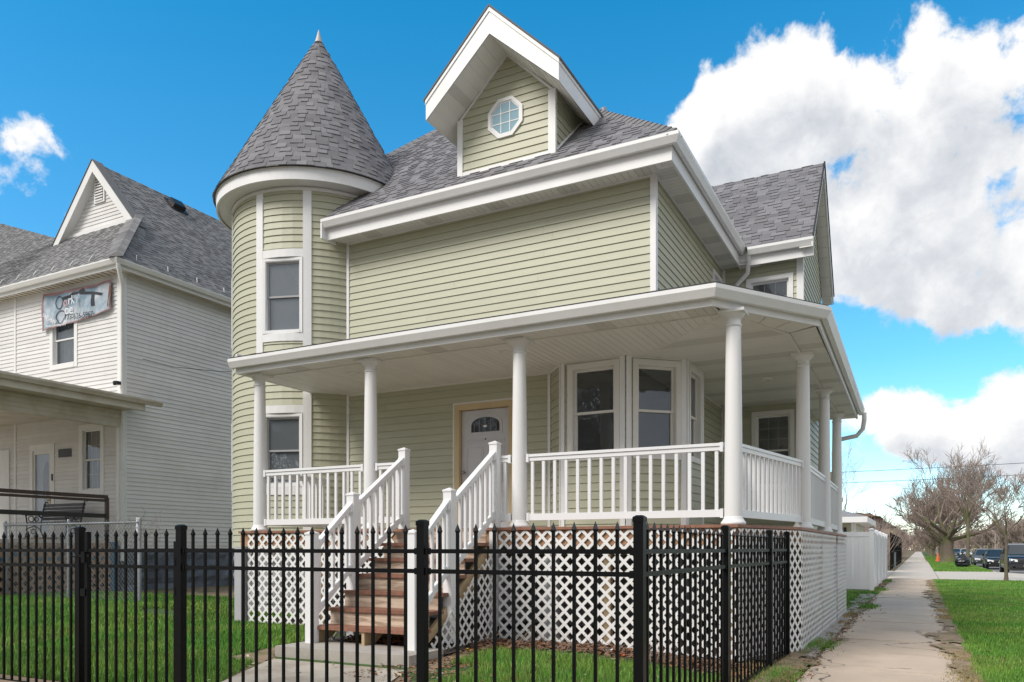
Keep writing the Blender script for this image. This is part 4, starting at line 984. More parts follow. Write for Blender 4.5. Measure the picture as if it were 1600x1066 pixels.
for x, y in ((-7.65,9.45),(-4.99,9.40),(-2.25,9.42),(-2.15,12.8)):
    H.part('recessed_light', Mb().lathe(x, y, [(.095,CZ-.008),(.095,CZ-.022),(.07,CZ-.028),(.06,CZ-.012),(0,CZ-.012)], 24), MSOF)
# roof of the porch
A_ = (-3.34,10.85,4.74)
mb = Mb(); zt = PZ+.0; e = [(x,y,zt) for x,y in [(-9.30,8.60),(-1.99,8.58),(-1.0,10.02),(-1.06,17.6)]]
mb.add([e[0],e[1],A_,(-9.30,10.85,4.74)], [(0,1,2,3)]); mb.add([e[1],e[2],A_], [(0,1,2)]); mb.add([e[2],e[3],(-3.34,17.6,4.77),A_], [(0,1,2,3)])
pr = H.part('porch_roof', mb, MSHB)
def tri_sh(a, b, c, d=None):
    u = (V(b)-V(a)).normalized(); nrm = (V(b)-V(a)).cross(V(c)-V(a)).normalized(); v_ = nrm.cross(u); f = Fr(a, u, v_)
    pts = [(0,0)]+[((V(p)-V(a)).dot(u), (V(p)-V(a)).dot(v_)) for p in (b, c, d) if p is not None]
    shingle_plane(H, pr, f, pts, joined=True, t=(.012,.03), wmin=.25, wmax=.5, key='shingle')
tri_sh(e[0],e[1],A_,(-9.30,10.85,4.74)); tri_sh(e[1],e[2],A_); tri_sh(e[2],e[3],(-3.34,17.6,4.77),A_)
H.part('drip_edge', Mb().sweep([(x,y) for x,y,z in e], [(-.02,PZ+.0),(.035,PZ+.0),(.035,PZ+.028),(-.02,PZ+.032)]), MBLKP)
# downspouts
H.part('downspout', Mb().tube([(-1.0,17.5,PZ-.1),(-1.0,17.5,PZ-.25),(-1.03,17.55,PZ-.42),(-1.15,17.6,PZ-.55),(-1.6,17.65,PZ-.62)], .045, 10), MW)
H.part('downspout', Mb().tube([(-2.79,14.80,6.74),(-2.79,14.84,6.60),(-2.84,14.95,6.42),(-3.0,15.02,6.30),(-3.13,15.04,6.18),(-3.14,15.04,4.78)], .042, 10), MW)
flush('siding_board', 300); flush('shingle', 300); flush('lattice_slat', 300); flush('soffit_panel', 300); flush('ridge_cap', 100)
H.part('hose_bracket', Mb().box(-11.50,-11.44,10.84,10.9,4.15,4.24), MBLKP)

# ------------------------------------------------------------------ black iron fence
FN = Thing('iron_fence', 'black iron picket fence with spear points between lawn and sidewalk', 'fence', (-1.51, 4.58, 0))
def fence_post(th, x, y, z=1.49, s=.031, z0=-.05):
    mb = Mb().box(x-s, x+s, y-s, y+s, z0, z-.012); q = s+.004
    mb.box(x-q, x+q, y-q, y+q, z-.03, z); mb.add([(x-q,y-q,z),(x+q,y-q,z),(x+q,y+q,z),(x-q,y+q,z),(x-q*.5,y-q*.5,z+.012),(x+q*.5,y-q*.5,z+.012),(x+q*.5,y+q*.5,z+.012),(x-q*.5,y+q*.5,z+.012)], [(0,1,5,4),(1,2,6,5),(2,3,7,6),(3,0,4,7),(4,5,6,7)])
    return th.part('post', mb, MBLK)
def picket(th, x, y, zt=1.47, z0=-.04):
    s = .0095; mb = Mb().box(x-s, x+s, y-s, y+s, z0, zt-.066); q = .014
    mb.add([(x-s,y-s,zt-.066),(x+s,y-s,zt-.066),(x+s,y+s,zt-.066),(x-s,y+s,zt-.066),(x-q,y-q,zt-.052),(x+q,y-q,zt-.052),(x+q,y+q,zt-.052),(x-q,y+q,zt-.052),(x,y,zt)], [(0,1,5,4),(1,2,6,5),(2,3,7,6),(3,0,4,7),(4,5,8),(5,6,8),(6,7,8),(7,4,8)])
    return th.part('picket', mb, MBLK)
def rail(th, p, q, z, w_=.014, h=.03, mat_=None):
    f, l = wall_fr(p, q, 0); return th.part('rail', fbox(Mb(), f, 0, l, z-h, z, -w_, w_), mat_ or MBLK)
def run_(th, p, q, n, ra=.03, zs=(1.295, 1.155, .0), hh=.0, pick=True, brk=True):
    P, Q = V(p), V(q); d = (Q-P); l = d.length; d.normalize()
    for z in zs: rail(th, P+d*ra, Q-d*ra, z)
    if brk:
        for e in (P+d*(ra+.012), Q-d*(ra+.012)):
            mb = Mb()
            for z in zs[:2]:
                f, _ = wall_fr(e-d*.016, e+d*.016); fbox(mb, f, 0, .032, z-.038, z+.008, -.02, .02)
            th.part('rail_bracket', mb, MBLK)
    for k in range(1, n+1):
        e = P+d*(l*k/(n+1)); picket(th, e.x, e.y, 1.47+R.uniform(-.002, .002))
G1, G0 = (-5.545, 4.585), (-6.90, 4.585)
run_(FN, (-1.51,4.585), (-3.095,4.585), 10); run_(FN, (-3.095,4.585), G1, 16); run_(FN, G0, (-9.3,4.585), 17)
S_ = [(-1.51,4.585),(-1.51,6.96),(-1.45,8.86),(-1.41,9.85)]
run_(FN, S_[0], S_[1], 15, zs=(1.295,1.155,.045)); run_(FN, S_[1], S_[2], 12, zs=(1.295,1.155,.045)); run_(FN, S_[2], S_[3], 6, zs=(1.295,1.155,.045))
for p in S_+[(-3.095,4.585), G1, G0]: fence_post(FN, *p)
GT = Thing('iron_gate', 'black iron picket gate with latch between the two posts by the walk', 'gate', (-5.62, 4.585, 0))
gl, gr_ = G0[0]+.115, G1[0]-.05
mb = Mb().box(gl-.02, gl+.02, 4.565, 4.605, .06, 1.452); GT.part('stile', mb, MBLK); GT.part('stile', Mb().box(gr_-.02, gr_+.02, 4.565, 4.605, .06, 1.36), MBLK)
for z in (1.295, 1.155, .02): rail(GT, (gl,4.585), (gr_,4.585), z)
for k in range(1, 9): picket(GT, gl+(gr_-gl)*k/9, 4.585)
GT.part('latch', Mb().box(gl-.09, gl+.08, 4.54, 4.562, 1.22, 1.245).box(gl-.02, gl+.03, 4.53, 4.56, 1.17, 1.27).tube([(gl-.095,4.55,1.235),(gl-.13,4.53,1.22),(gl-.15,4.52,1.24)], .006, 6), MBLK)
GT.part('lock_box', Mb().box(gl-.07, gl+.0, 4.555, 4.615, .86, .93), MBLK)
for z in (1.15, .9): GT.part('hinge', Mb().lathe(gr_+.012, 4.56, [(.012,z),(.012,z+.07)], 10), MBLK)

# ------------------------------------------------------------------ neighbour's house
NH = Thing('white_house', 'off-white vinyl two storey house with grey hip roof and gabled peak, on the left', 'house', (-20, 14, 0))
NX, NY, NT = -17.18, 12.48, 8.02
fN, lN = wall_fr((-30, NY), (NX, NY)); X = lambda x: x+30
holes = [(X(-19.87), X(-18.98), 6.02, 7.3), (X(-18.66), X(-17.95), 2.76, 4.27), (X(-20.85), X(-19.80), 1.5, 4.02)]
wall(NH, 'front_wall', fN, lN, 1.3, NT, holes=holes, m=MNW, expo=.105, joined=True, thick=.02)
fS, lS = wall_fr((NX, NY), (NX, 26)); wall(NH, 'side_wall', fS, lS, 1.3, NT, m=MNW, expo=.105, joined=True, thick=.02)
mb = Mb(); mb.add([(-30,26,0),(NX,26,0),(NX,26,NT),(-30,26,NT)], [(0,1,2,3)]); mb.add([(-30,NY,0),(-30,26,0),(-30,26,NT),(-30,NY,NT)], [(0,1,2,3)]); NH.part('rear_wall', mb, MNW)
NH.part('interior', Mb().box(-29,-17.5,13.6,13.7,1.3,NT).add([(-30,12.5,4.6),(NX,12.5,4.6),(NX,26,4.6),(-30,26,4.6)],[(0,1,2,3)]), MINT)
nf = NH.part('foundation', Mb().box(NX-.3, NX-.03, NY+.02, 25.9, -.3, 1.3), MFNDB)
f, l = wall_fr((NX-.03, NY), (NX-.03, 26)); stones(NH, nf, f, l, .1, 1.3, .3, .55, m=MFNDB, rough=.07); flush('foundation_stone', 150)
mb = Mb(); fbox(mb, fN, lN-.13, lN, 1.3, NT, 0, .03); fbox(mb, fS, -.03, .12, 1.3, NT, 0, .0305); NH.part('corner_board', mb, MNT)
mb = Mb()
for x in (-21.5,): fbox(mb, fN, X(x)-.04, X(x)+.04, 1.3, NT, 0, .03)
NH.part('corner_trim', mb, MNT)
CURT = mat('net_curtain', (.45,.45,.44), .9, .1, 3)
window(NH, fN, X(-19.87), X(-18.98), 6.02, 7.3, mfr=MNT, casing=.12, curtain=CURT, split=.5)
window(NH, fN, X(-18.66), X(-17.95), 2.76, 4.27, mfr=MNT, casing=.13, grid=(3,2), both=True, curtain=CURT)
# storm door with an oval lite behind glass
a0, a1 = X(-20.85), X(-19.80); mb = Mb()
fbox(mb, fN, a0, a0+.13, 1.5, 4.02, -.08, .03); fbox(mb, fN, a1-.13, a1, 1.5, 4.02, -.08, .03); fbox(mb, fN, a0+.13, a1-.13, 3.86, 4.02, -.08, .03); NH.part('door_frame', mb, MNT)
sd_ = NH.part('entry_door', fbox(Mb(), fN, a0+.13, a1-.13, 1.5, 3.86, -.12, -.08), MDOOR)
cx_ = (a0+a1)/2+.07
ov = [(cx_+.17*cos(k*pi/12), 2.95+.62*sin(k*pi/12)) for k in range(24)]; NH.part('oval_lite', Mb().add(*relief(fN, ov, -.07, h0=-.09)), mat('oval_glass', (.20,.17,.12), .2, .3, 12), sd_)
mb = Mb(); fbox(mb, fN, a0+.13, a0+.19, 1.5, 3.86, -.03, .0); fbox(mb, fN, a1-.24, a1-.13, 1.5, 3.86, -.03, .0); fbox(mb, fN, a0+.19, a1-.24, 3.76, 3.86, -.03, 0); fbox(mb, fN, a0+.19, a1-.24, 1.5, 1.75, -.03, 0); NH.part('storm_door', mb, MNT)
NH.part('pane', Mb().add([fN.p(a0+.19,1.75,-.02), fN.p(a1-.24,1.75,-.02), fN.p(a1-.24,3.76,-.02), fN.p(a0+.19,3.76,-.02)], [(0,1,2,3)]), MGL)
p = fN.p(a1-.2, 2.55, 0); NH.part('door_handle', Mb().tube([p, p+V((0,-.05,0)), p+V((-.1,-.05,0))], .012, 8).box(p.x-.015, p.x+.015, p.y-.015, p.y, p.z-.12, p.z+.12), mat('brass', (.45,.28,.1), .35, .1, metal=.8))
NH.part('doorbell', fbox(Mb(), fN, a1-.09, a1-.04, 3.05, 3.22, .031, .05), MBLKP)
pq = NH.part('house_number', fbox(Mb(), fN, X(-19.62), X(-19.10), 3.63, 3.84, .015, .03), MBLKP)
NH.part('door_mat_step', Mb().box(-20.6,-19.6,12.05,12.4,1.5,1.58), mat('yellow_mat', (.30,.24,.11), .9, .2))
NH.part('porch_side_door', fbox(Mb(), fN, X(-22.4), X(-21.75), 1.5, 3.95, .0, .04), MNT)
# roof
nse = 1.16; EZ = 8.17; EX, EY = -16.75, 12.03; RXn = -19.87; RZn = EZ+nse*(EX-RXn)
gy = 13.75; gz_ = EZ+1.06*(gy-EY); gxr = EX-(gz_-EZ)/nse; gxl = 2*RXn-gxr
mb = Mb()
mb.add([(EX,EY,EZ),(EX,26.4,EZ),(RXn,26.4,RZn),(RXn,gy-.15,RZn),(gxr,gy,gz_)], [(0,1,2,3,4)])
mb.add([(gxl,gy,gz_),(RXn,gy-.15,RZn),(RXn,26.4,RZn),(2*RXn-EX-.0,26.4,EZ)], [(0,1,2,3)])
frn = Fr((-30,EY,EZ), (1,0,0), V((0,1,1.06)).normalized()); c1 = sqrt(1+1.06**2)
cvf = [(0,0),(30+EX,0),(30+gxr,(gy-EY)*c1),(30+gxl,(gy-EY)*c1),(30-25.2,2.75*c1),(0,2.75*c1)]
cvf = [(0,0),(30+EX,0),(30+gxr,(gy-EY)*c1),(30+gxl,(gy-EY)*c1),(30+gxl-.6,(gy-EY)*c1)]
mb.add([frn.p(a,b) for a,b in cvf], [tuple(range(len(cvf)))])
cvl = [(0,0),(6.6,0),(5.3,2.75*c1),(0,2.75*c1)]
nr = NH.part('roof', mb, MSHB)
shingle_plane(NH, nr, frn, cvf, joined=True, m=MNSH); cvl = [(-.4,0),(30+gxl-.0,0),(30+gxl-.0,(gy-EY)*c1),(-.4,7.2)]; shingle_plane(NH, nr, frn, cvl, joined=True, m=MNSH)
mb = Mb().add([frn.p(a,b,-.01) for a,b in cvl], [(0,1,2,3)]); NH.part('left_roof', mb, MSHB)
frs = Fr((EX,EY,EZ), (0,1,0), V((-1,0,nse)).normalized()); c2 = sqrt(1+nse*nse)
shingle_plane(NH, nr, frs, [(0,0),(14.3,0),(14.3,(EX-gxr)*c2),(gy-EY,(EX-gxr)*c2)], joined=True, m=MNSH); shingle_plane(NH, nr, frs, [(gy-EY-.1,(EX-gxr)*c2),(14.3,(EX-gxr)*c2),(14.3,(EX-RXn)*c2),(gy-EY-.1,(EX-RXn)*c2)], joined=True, m=MNSH)
# hip cap
d0, d1 = V((EX,EY,EZ+.02)), V((gxr,gy,gz_+.05)); nseg = 14; mb = Mb()
for k in range(nseg):
    a = d0.lerp(d1, k/nseg); b = d0.lerp(d1, (k+1.1)/nseg); mb.add([a+V((.17,.05,-.02)), a+V((0,0,.09)), a+V((-.24,-.10,-.02)), b+V((.17,.05,-.02)), b+V((0,0,.07)), b+V((-.24,-.10,-.02))], [(0,1,4,3),(1,2,5,4),(0,2,1)])
NH.part('hip_cap', mb, MNSH)
# gable
gh = RZn-gz_; gw = gxr-gxl; fG = Fr((gxl, gy+.05, 0), (1,0,0))
wall(NH, 'gable_wall', fG, gw, gz_, RZn-.05, conv=[(0,gz_-.1),(gw,gz_-.1),(gw/2,RZn-.12)], m=MNW, expo=.1, joined=True)
mb = Mb()
for s in (-1, 1):
    ext = .28; xo = RXn+s*(gw/2+ext); xi = RXn; gz_b = gz_-ext*nse
    for (y0_, y1_, t0, t1) in ((gy-.20, gy-.17, -.26, .03), (gy-.17, gy+.05, -.23, -.2)):
        vs = [(xi,y0_,RZn+t0*1.1),(xo,y0_,gz_b+t0),(xo,y0_,gz_b+t1),(xi,y0_,RZn+t1),(xi,y1_,RZn+t0*1.1),(xo,y1_,gz_b+t0),(xo,y1_,gz_b+t1),(xi,y1_,RZn+t1)]
        mb.add(vs, [(0,1,2,3),(4,5,6,7),(0,1,5,4),(1,2,6,5),(2,3,7,6),(3,0,4,7)])
    NH.part('rake_shingle', Mb().add([(xi,gy-.22,RZn+.04),(xo,gy-.22,gz_b+.04),(xo,gy+.1,gz_b+.04),(xi,gy+.1,RZn+.04),(xi,gy-.22,RZn+.06),(xo,gy-.22,gz_b+.06),(xo,gy+.1,gz_b+.06),(xi,gy+.1,RZn+.06)], [(4,5,6,7),(0,1,5,4),(1,2,6,5),(2,3,7,6)]), MNSH)
mb.box(gxl+.1, gxr-.1, gy-.02, gy+.03, gz_-.02, gz_+.08); NH.part('rake_board', mb, MNT)
gv = NH.part('gable_vent', fbox(Mb(), fG, gw/2-.22, gw/2+.22, gz_+.75, gz_+1.45, 0, .05), MNT)
for k in range(8): NH.part('louvre', fbox(Mb(), fG, gw/2-.16, gw/2+.16, gz_+.8+k*.075, gz_+.84+k*.075, .03, .07), MNT, gv)
mb = Mb()
for k in range(8): fbox(mb, fG, gw/2-.16, gw/2+.16, gz_+.842+k*.075, gz_+.872+k*.075, .03, .052)
NH.part('vent_gap', mb, MDARK, gv)
NH.part('roof_vent', (lambda f: fbox(fbox(Mb(), f, 3.75, 4.15, 4.15, 4.45, .0, .16), f, 3.65, 4.25, 4.05, 4.55, 0, .04))(frs), MBLKP)
NP = [(-30,EY),(EX,EY),(EX,26.4)]
NH.part('gutter', Mb().sweep(NP, [(o, EZ+.01+b) for o, b in GUT]), MNT); NH.part('fascia', Mb().sweep(NP, [(-.155,EZ-.2),(-.128,EZ-.2),(-.128,EZ),(-.155,EZ)]), MNT)
ns = NH.part('soffit', Mb().add([(-30,EY+.15,NT-.02),(EX-.15,EY+.15,NT-.02),(EX-.15,26,NT-.02),(NX,26,NT-.02),(NX,NY,NT-.02),(-30,NY,NT-.02)], [(0,1,4,5),(1,2,3,4)]), MNCREAM)
mb = Mb()
for k in range(60): mb.box(-29+k*.2, -28.99+k*.2, EY+.16, NY, NT-.03, NT-.022)
NH.part('soffit_seam', mb, MDARK, ns, kind='stuff')
mb = Mb()
for k in range(14):
    for (px, py, ux) in (((-17.2-k*.75), EY, 1), (EX, EY+.6+k*.9, 0)):
        pts = [V((px,py,EZ+.0))+(V((t*.12,.08+.2*sin(pi*abs(t)*.5),.02+.28*sin(pi*t))) if ux else V((-.08-.15*sin(pi*t*.5), t*.14, .02+.26*sin(pi*t)))) for t in (0,.15,.35,.5,.7,.85,1)]
        mb.tube(pts, .011, 5)
NH.part('heat_cable', mb, MNT, kind='stuff')
NH.part('downspout', Mb().tube([(-16.82,12.12,8.05),(-16.82,12.15,7.9),(-17.0,12.36,7.68),(-17.08,12.42,7.55),(-17.08,12.42,1.0)], .05, 8), MNT)
# porch of the neighbour
NPX = -17.1
mb = Mb().box(-24,NPX,8.2,NY-.02,1.36,1.5); NH.part('porch_floor', mb, MNCREAM)
mb = Mb(); mb.box(-24,-16.5,7.6,NY-.02,4.72,4.80); mb.add([(-24,7.6,4.8),(-16.35,7.6,4.8),(-16.35,12.9,4.82),(-24,NY,5.4)], [(0,1,2,3)]); NH.part('porch_roof', mb, MNCREAM)
NH.part('porch_soffit', Mb().box(-24,-16.52,7.6,NY-.03,4.62,4.70), MNCREAM)
NH.part('porch_gutter', Mb().sweep([(-16.35,7.5),(-16.35,13.0)], [(o, 4.87+b) for o, b in GUT]), MNCREAM)
NH.part('porch_fascia', Mb().box(-16.52,-16.48,7.5,12.6,4.6,4.86), MNCREAM)
bm_ = NH.part('porch_beam', Mb().box(NPX-.14,NPX,7.5,NY-.03,4.22,4.62), MNCREAM)
for k in range(4): NH.part('beam_board', Mb().box(NPX,NPX+.012,7.5,NY-.03,4.225+k*.1,4.315+k*.1), MNCREAM, bm_)
NH.part('porch_post', Mb().box(NPX-.16,NPX-.02,7.9,8.05,1.5,4.22), MNT); NH.part('wall_pilaster', Mb().box(NPX-.1,NPX+.0,12.34,12.44,1.5,4.22), MNT)
mb = Mb().box(NPX-.05,NPX+.03,7.9,12.05,2.48,2.56).box(NPX-.04,NPX+.02,12.0,12.08,1.3,2.5).box(NPX-.03,NPX+.01,7.9,12.0,2.40,2.46); pr_ = NH.part('porch_railing', mb, MRUST)
NH.part('middle_rail', Mb().box(NPX-.02,NPX+.0,7.9,12.0,2.02,2.12), MBLKP, pr_)
f, l = wall_fr((NPX+.04, 7.9), (NPX+.04, 12.3)); 
mb = Mb().box(NPX+.0,NPX+.03,7.9,12.3,1.02,1.28).box(NPX,NPX+.03,7.9,12.3,.0,.34).box(NPX+.0,NPX+.05,12.1,12.3,.1,1.45); NH.part('skirt_board', mb, MBLUE)
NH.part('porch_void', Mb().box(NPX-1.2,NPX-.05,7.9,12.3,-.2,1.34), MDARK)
lattice('porch_lattice', f, [(0,.12),(l,.12),(l,1.42),(0,1.42)], m=MBRLAT, pitch=.21, sw_=.062, key='lattice_strip', th=NH); flush('lattice_strip', 60)
# bench on that porch
BN = Thing('porch_bench', 'black cast iron scroll bench with slatted back on the neighbouring porch', 'bench', (-18.1, 11.6, 1.5))
bx0, bx1, by = -19.6, -18.0, 12.0
for z, y_ in ((1.92,by-.35),(1.93,by-.26),(1.93,by-.17),(1.93,by-.08)): BN.part('slat', Mb().box(bx0,bx1,y_,y_+.07,z,z+.025), MBLKP)
for k in range(5): BN.part('slat', Mb().box(bx0,bx1,by+.0+k*.02,by+.025+k*.02,2.0+k*.085,2.07+k*.085), MBLKP)
for x in (bx0, bx1-.03):
    mb = Mb()
    mb.tube([(x,by-.42,1.5),(x,by-.36,1.7),(x,by-.36,1.95),(x,by-.38,2.1),(x,by-.42,2.16),(x,by-.46,2.12)], .018, 6); mb.tube([(x,by-.38,2.12),(x,by-.1,2.14),(x,by+.03,2.05)], .018, 6)
    mb.tube([(x,by+.08,1.5),(x,by-.02,1.75),(x,by-.0,1.95),(x,by+.08,2.4),(x,by+.12,2.47),(x,by+.17,2.45)], .018, 6); mb.tube([(x,by-.36,1.78),(x,by-.18,1.86),(x,by-.02,1.78)], .014, 6)
    for cy_, cz_, rr in ((by-.25,2.03,.07),(by-.12,2.03,.05),(by-.2,1.72,.06)): mb.tube([(x, cy_+rr*cos(t*pi/6), cz_+rr*sin(t*pi/6)) for t in range(13)], .011, 5, caps=False)
    BN.part('scroll_frame', mb, MBLKP)
# banner
BA = Thing('hanging_banner', 'pale blue cloth banner with eyeglasses and phone number hung above the window', 'banner', (-18.8, 12.4, 7.4))
def bp(s, t, h=0):   # s,t in 0..1 across / up
    x = -20.2+2.72*s; zb = 6.93+.16*s+.10*max(0, s-.85)*3; zt = 7.90-.05*s-.05*sin(pi*s)
    return (x, 12.40-h-.02*sin(s*9+t*4)-.012*sin(s*23-t*7), zb+(zt-zb)*t)
nx, ny = 40, 14; mb = Mb(); mb.add([bp(i/nx, j/ny) for j in range(ny+1) for i in range(nx+1)], [(j*(nx+1)+i, j*(nx+1)+i+1, (j+1)*(nx+1)+i+1, (j+1)*(nx+1)+i) for j in range(ny) for i in range(nx)], 0, True)
mbk = mat('banner_cloth', (.19,.28,.36), .8, .15, 2, .3, 14, col2=(.50,.54,.58), mask_scale=1.0, mask_lo=.42, mask_hi=.62)
bo = BA.part('cloth', mb, mbk)
mb = Mb()
for i in range(nx):
    for (t0, t1) in ((0,.035),(.93,1)): mb.add([bp(i/nx,t0,.006), bp((i+1)/nx,t0,.006), bp((i+1)/nx,t1,.006), bp(i/nx,t1,.006)], [(0,1,2,3)], 0, True)
for j in range(ny): 
    for (s0, s1) in ((0,.022),(.98,1)): mb.add([bp(s0,j/ny,.007), bp(s1,j/ny,.007), bp(s1,(j+1)/ny,.007), bp(s0,(j+1)/ny,.007)], [(0,1,2,3)], 0, True)
BA.part('border', mb, mat('faded_red', (.33,.19,.20), .8, .1))
INK = mat('banner_ink', (.03,.035,.045), .8, .1); WI = mat('banner_white', (.75,.77,.8), .8, .05); PK = mat('banner_pink', (.6,.3,.3), .8, .05)
def stroke(pts, w_, nm='printed_shape', m=None):
    mb = Mb(); P0 = [V(p) for p in pts]; pts = []
    for i in range(len(P0)-1):
        m_ = max(1, int((P0[i+1]-P0[i]).length/.03)); pts += [P0[i].lerp(P0[i+1], j/m_) for j in range(m_)]
    pts.append(P0[-1])
    for i in range(len(pts)-1):
        d = (pts[i+1]-pts[i]); d.normalize(); n_ = V((-d.y/2.7, d.x))*w_; dd = V((d.x/2.7, d.y))*w_*.4
        q = [pts[i]-n_-dd, pts[i]+n_-dd, pts[i+1]+n_+dd, pts[i+1]-n_+dd]; mb.add([bp(a.x,a.y,.012+.00005*i) for a in q], [(0,3,2,1)])
    BA.part(nm, mb, m or INK)
for cx_, cz_, r1, r2 in ((.257,.69,.064,.18),(.28,.26,.064,.19)):
    stroke([(cx_+r1*cos(t*pi/8)*(1.0 if sin(t*pi/8) > -.2 else .75), cz_+r2*sin(t*pi/8)) for t in range(17)], .013, 'eyeglass_rim')
stroke([(.32,.785),(.43,.81),(.47,.87),(.57,.85)], .035, 'brush_stroke'); stroke([(.57,.85),(.63,.91)], .06, 'brush_stroke'); stroke([(.58,.83),(.74,.76),(.87,.63)], .04, 'brush_stroke'); stroke([(.755,.72),(.765,.34)], .06, 'brush_stroke')
def letters(txt, s, t, size, m, rot=0, nm='lettering'):
    c = bpy.data.curves.new(nm, 'FONT'); c.body = txt; c.size = size; c.materials.append(m); c.extrude = .001
    o = bpy.data.objects.new(nm, c); COL.objects.link(o); o.parent = BA.o; p = V(bp(s, t, .045))-V((-18.8,12.4,7.4)); o.location = p; o.rotation_euler = (pi/2, -rot, 0)
    dg = bpy.context.evaluated_depsgraph_get(); me = bpy.data.meshes.new_from_object(o.evaluated_get(dg)); q = bpy.data.objects.new(nm+'_mesh', me); COL.objects.link(q); q.parent = BA.o; q.location = o.location; q.rotation_euler = o.rotation_euler; bpy.data.objects.remove(o); q.name = nm; return q
letters('o', .325, .55, .32, PK, -.05); letters('rk', .40, .57, .32, WI, -.05); letters("y'", .54, .57, .26, mat('banner_pale', (.4,.48,.55), .8), .05); letters('oe', .345, .30, .34, WI, -.05); letters("'", .49, .45, .3, INK)
letters('773-626-5967', .36, .11, .20, INK, -.05); letters('SWELLON', .03, .38, .13, WI, -.45); letters('NUMBER', .06, .30, .13, WI, -.45); letters('Photo Cinematography', .09, .045, .09, WI, -.05)
mb = Mb().tube([bp(.985,.8,.02), bp(.99,.4,.05), bp(.975,.1,.03)], .012, 5).tube([bp(1.0,.8,.02), bp(1.005,.5,.05), bp(1.0,.15,.03)], .012, 5); BA.part('tie_cord', mb, mat('tie_cord', (.30,.17,.12), .9))
# chain link fence
CF = Thing('chain_link_fence', 'low grey galvanised chain link fence in front of the neighbouring porch', 'fence', (-12.8, 9.6, 0))
cx0, cx1, cy_ = -16.95, -12.75, 9.6
CF.part('top_rail', Mb().tube([(cx0,cy_,1.78),(cx1,cy_,1.78)], .021, 10), MGALV)
for x in (cx1, -14.85, cx0): CF.part('post', Mb().lathe(x, cy_+.03, [(.03,.1),(.03,1.84),(.022,1.87),(0,1.875)], 12), MGALV)
CF.part('post', Mb().lathe(-13.15, 9.9, [(.045,.1),(.045,1.88),(.0,1.9)], 12), MGALV)
f = Fr((cx0, cy_-.02, 0), (1,0,0)); mb = Mb()
pit = .09; Hh = 1.84; z0_ = .28; Lc = cx1-cx0
for sg in (1, -1):
    k = -int(Hh/pit)-1
    while k*pit < Lc+Hh:
        s0 = k*pit; k += 1
        a = (s0, z0_); b = (s0+sg*(Hh-z0_), Hh)
        x0, x1 = sorted((a[0], b[0])); 
        lo_, hi_ = max(x0, 0), min(x1, Lc)
        if hi_-lo_ < .02: continue
        za = lambda x: z0_+(x-s0)*sg
        p, q = (lo_, za(lo_)), (hi_, za(hi_)); mb.tube([f.p(*p, .003*sg), f.p(*q, .003*sg)], .0032, 3, caps=False)
CF.part('wire_mesh', mb, MGALV, kind='stuff')
mb = Mb(); rr = random.Random(3)
for k in range(60):
    p = V((-12.9+rr.uniform(-.5,.45), 9.6+rr.uniform(-.1,.3), 1.3+rr.random()*.5)); pts = [p]
    for j in range(5): pts.append(pts[-1]+V((rr.uniform(-.06,.1), rr.uniform(-.05,.05), rr.uniform(-.02,.09))))
    mb.tube(pts, [.003]*5+[.001], 3, caps=False, sm=False)
single('dry_vine', mb, MTWIG, 'leafless brown vine tangled over the end of the chain link fence', 'vine')
# cable between the houses and cameras
single('service_cable', Mb().tube([(-17.1,13.0,6.0),(-15.5,12.6,5.55),(-13.5,12.2,5.15),(-11.75,11.9,4.9)], .008, 5), MBLKP, 'thin black cable slung between the white and the green house', 'cable')
single('security_camera', Mb().box(-17.12,-16.98,12.2,12.32,5.22,5.3).lathe(-17.05,12.2,[(.03,5.2),(.045,5.24),(.03,5.3)],10), MBLKP, 'small black camera at the white house corner above its porch gutter', 'camera')
# ------------------------------------------------------------------ white vinyl fence, garage, far black fence
VF = Thing('vinyl_fence', 'tall white vinyl privacy fence closing the yard behind the porch', 'fence', (-1.3, 26, 0))
def vpanel(p, q, z0=.06, z1=1.80):
    f, l = wall_fr(p, q)
    for b0, b1 in ((z0, z0+.16), (z1-.14, z1)): VF.part('rail', fbox(Mb(), f, .0, l, b0, b1, -.02, .022), MPVC)
    n = max(1, int(l/.15)); 
    for k in range(n):
        a0, a1 = l*k/n+.003, l*(k+1)/n-.003; VF.part('board', fbox(Mb(), f, a0, a1, z0+.16, z1-.14, -.012, .011), MPVC)
def vpost(x, y, z=1.86):
    s = .065; mb = Mb().box(x-s,x+s,y-s,y+s,0,z); q = s+.012; mb.box(x-q,x+q,y-q,y+q,z-.01,z+.02); mb.add([(x-q,y-q,z+.02),(x+q,y-q,z+.02),(x+q,y+q,z+.02),(x-q,y+q,z+.02),(x,y,z+.06)], [(0,1,4),(1,2,4),(2,3,4),(3,0,4)]); VF.part('post', mb, MPVC)
for a, b in ((-6.2,-3.7),(-3.7,-1.28)): vpanel((a+.06,26),(b-.06,26)); vpost(a, 26)
for k in range(4): vpanel((-1.28,26+k*2.75+.06),(-1.28,26+(k+1)*2.75-.06)); vpost(-1.28, 26+k*2.75)
vpost(-1.28, 37)
GR = Thing('garage', 'small sage garage with white fascia and grey hip roof behind the vinyl fence', 'garage', (-6, 40, 0))
fga, lga = wall_fr((-10, 38.5), (-2.6, 38.5)); wall(GR, 'front_wall', fga, lga, 0, 2.5, expo=.16, key='siding_board')
fgb, lgb = wall_fr((-2.6, 38.5), (-2.6, 45)); wall(GR, 'side_wall', fgb, lgb, 0, 2.5, expo=.16, key='siding_board'); flush('siding_board', 32)
GR.part('rear_wall', Mb().add([(-10,38.5,0),(-10,45,0),(-10,45,2.5),(-10,38.5,2.5)], [(0,1,2,3)]).add([(-10,45,0),(-2.6,45,0),(-2.6,45,2.5),(-10,45,2.5)], [(0,1,2,3)]), MG)
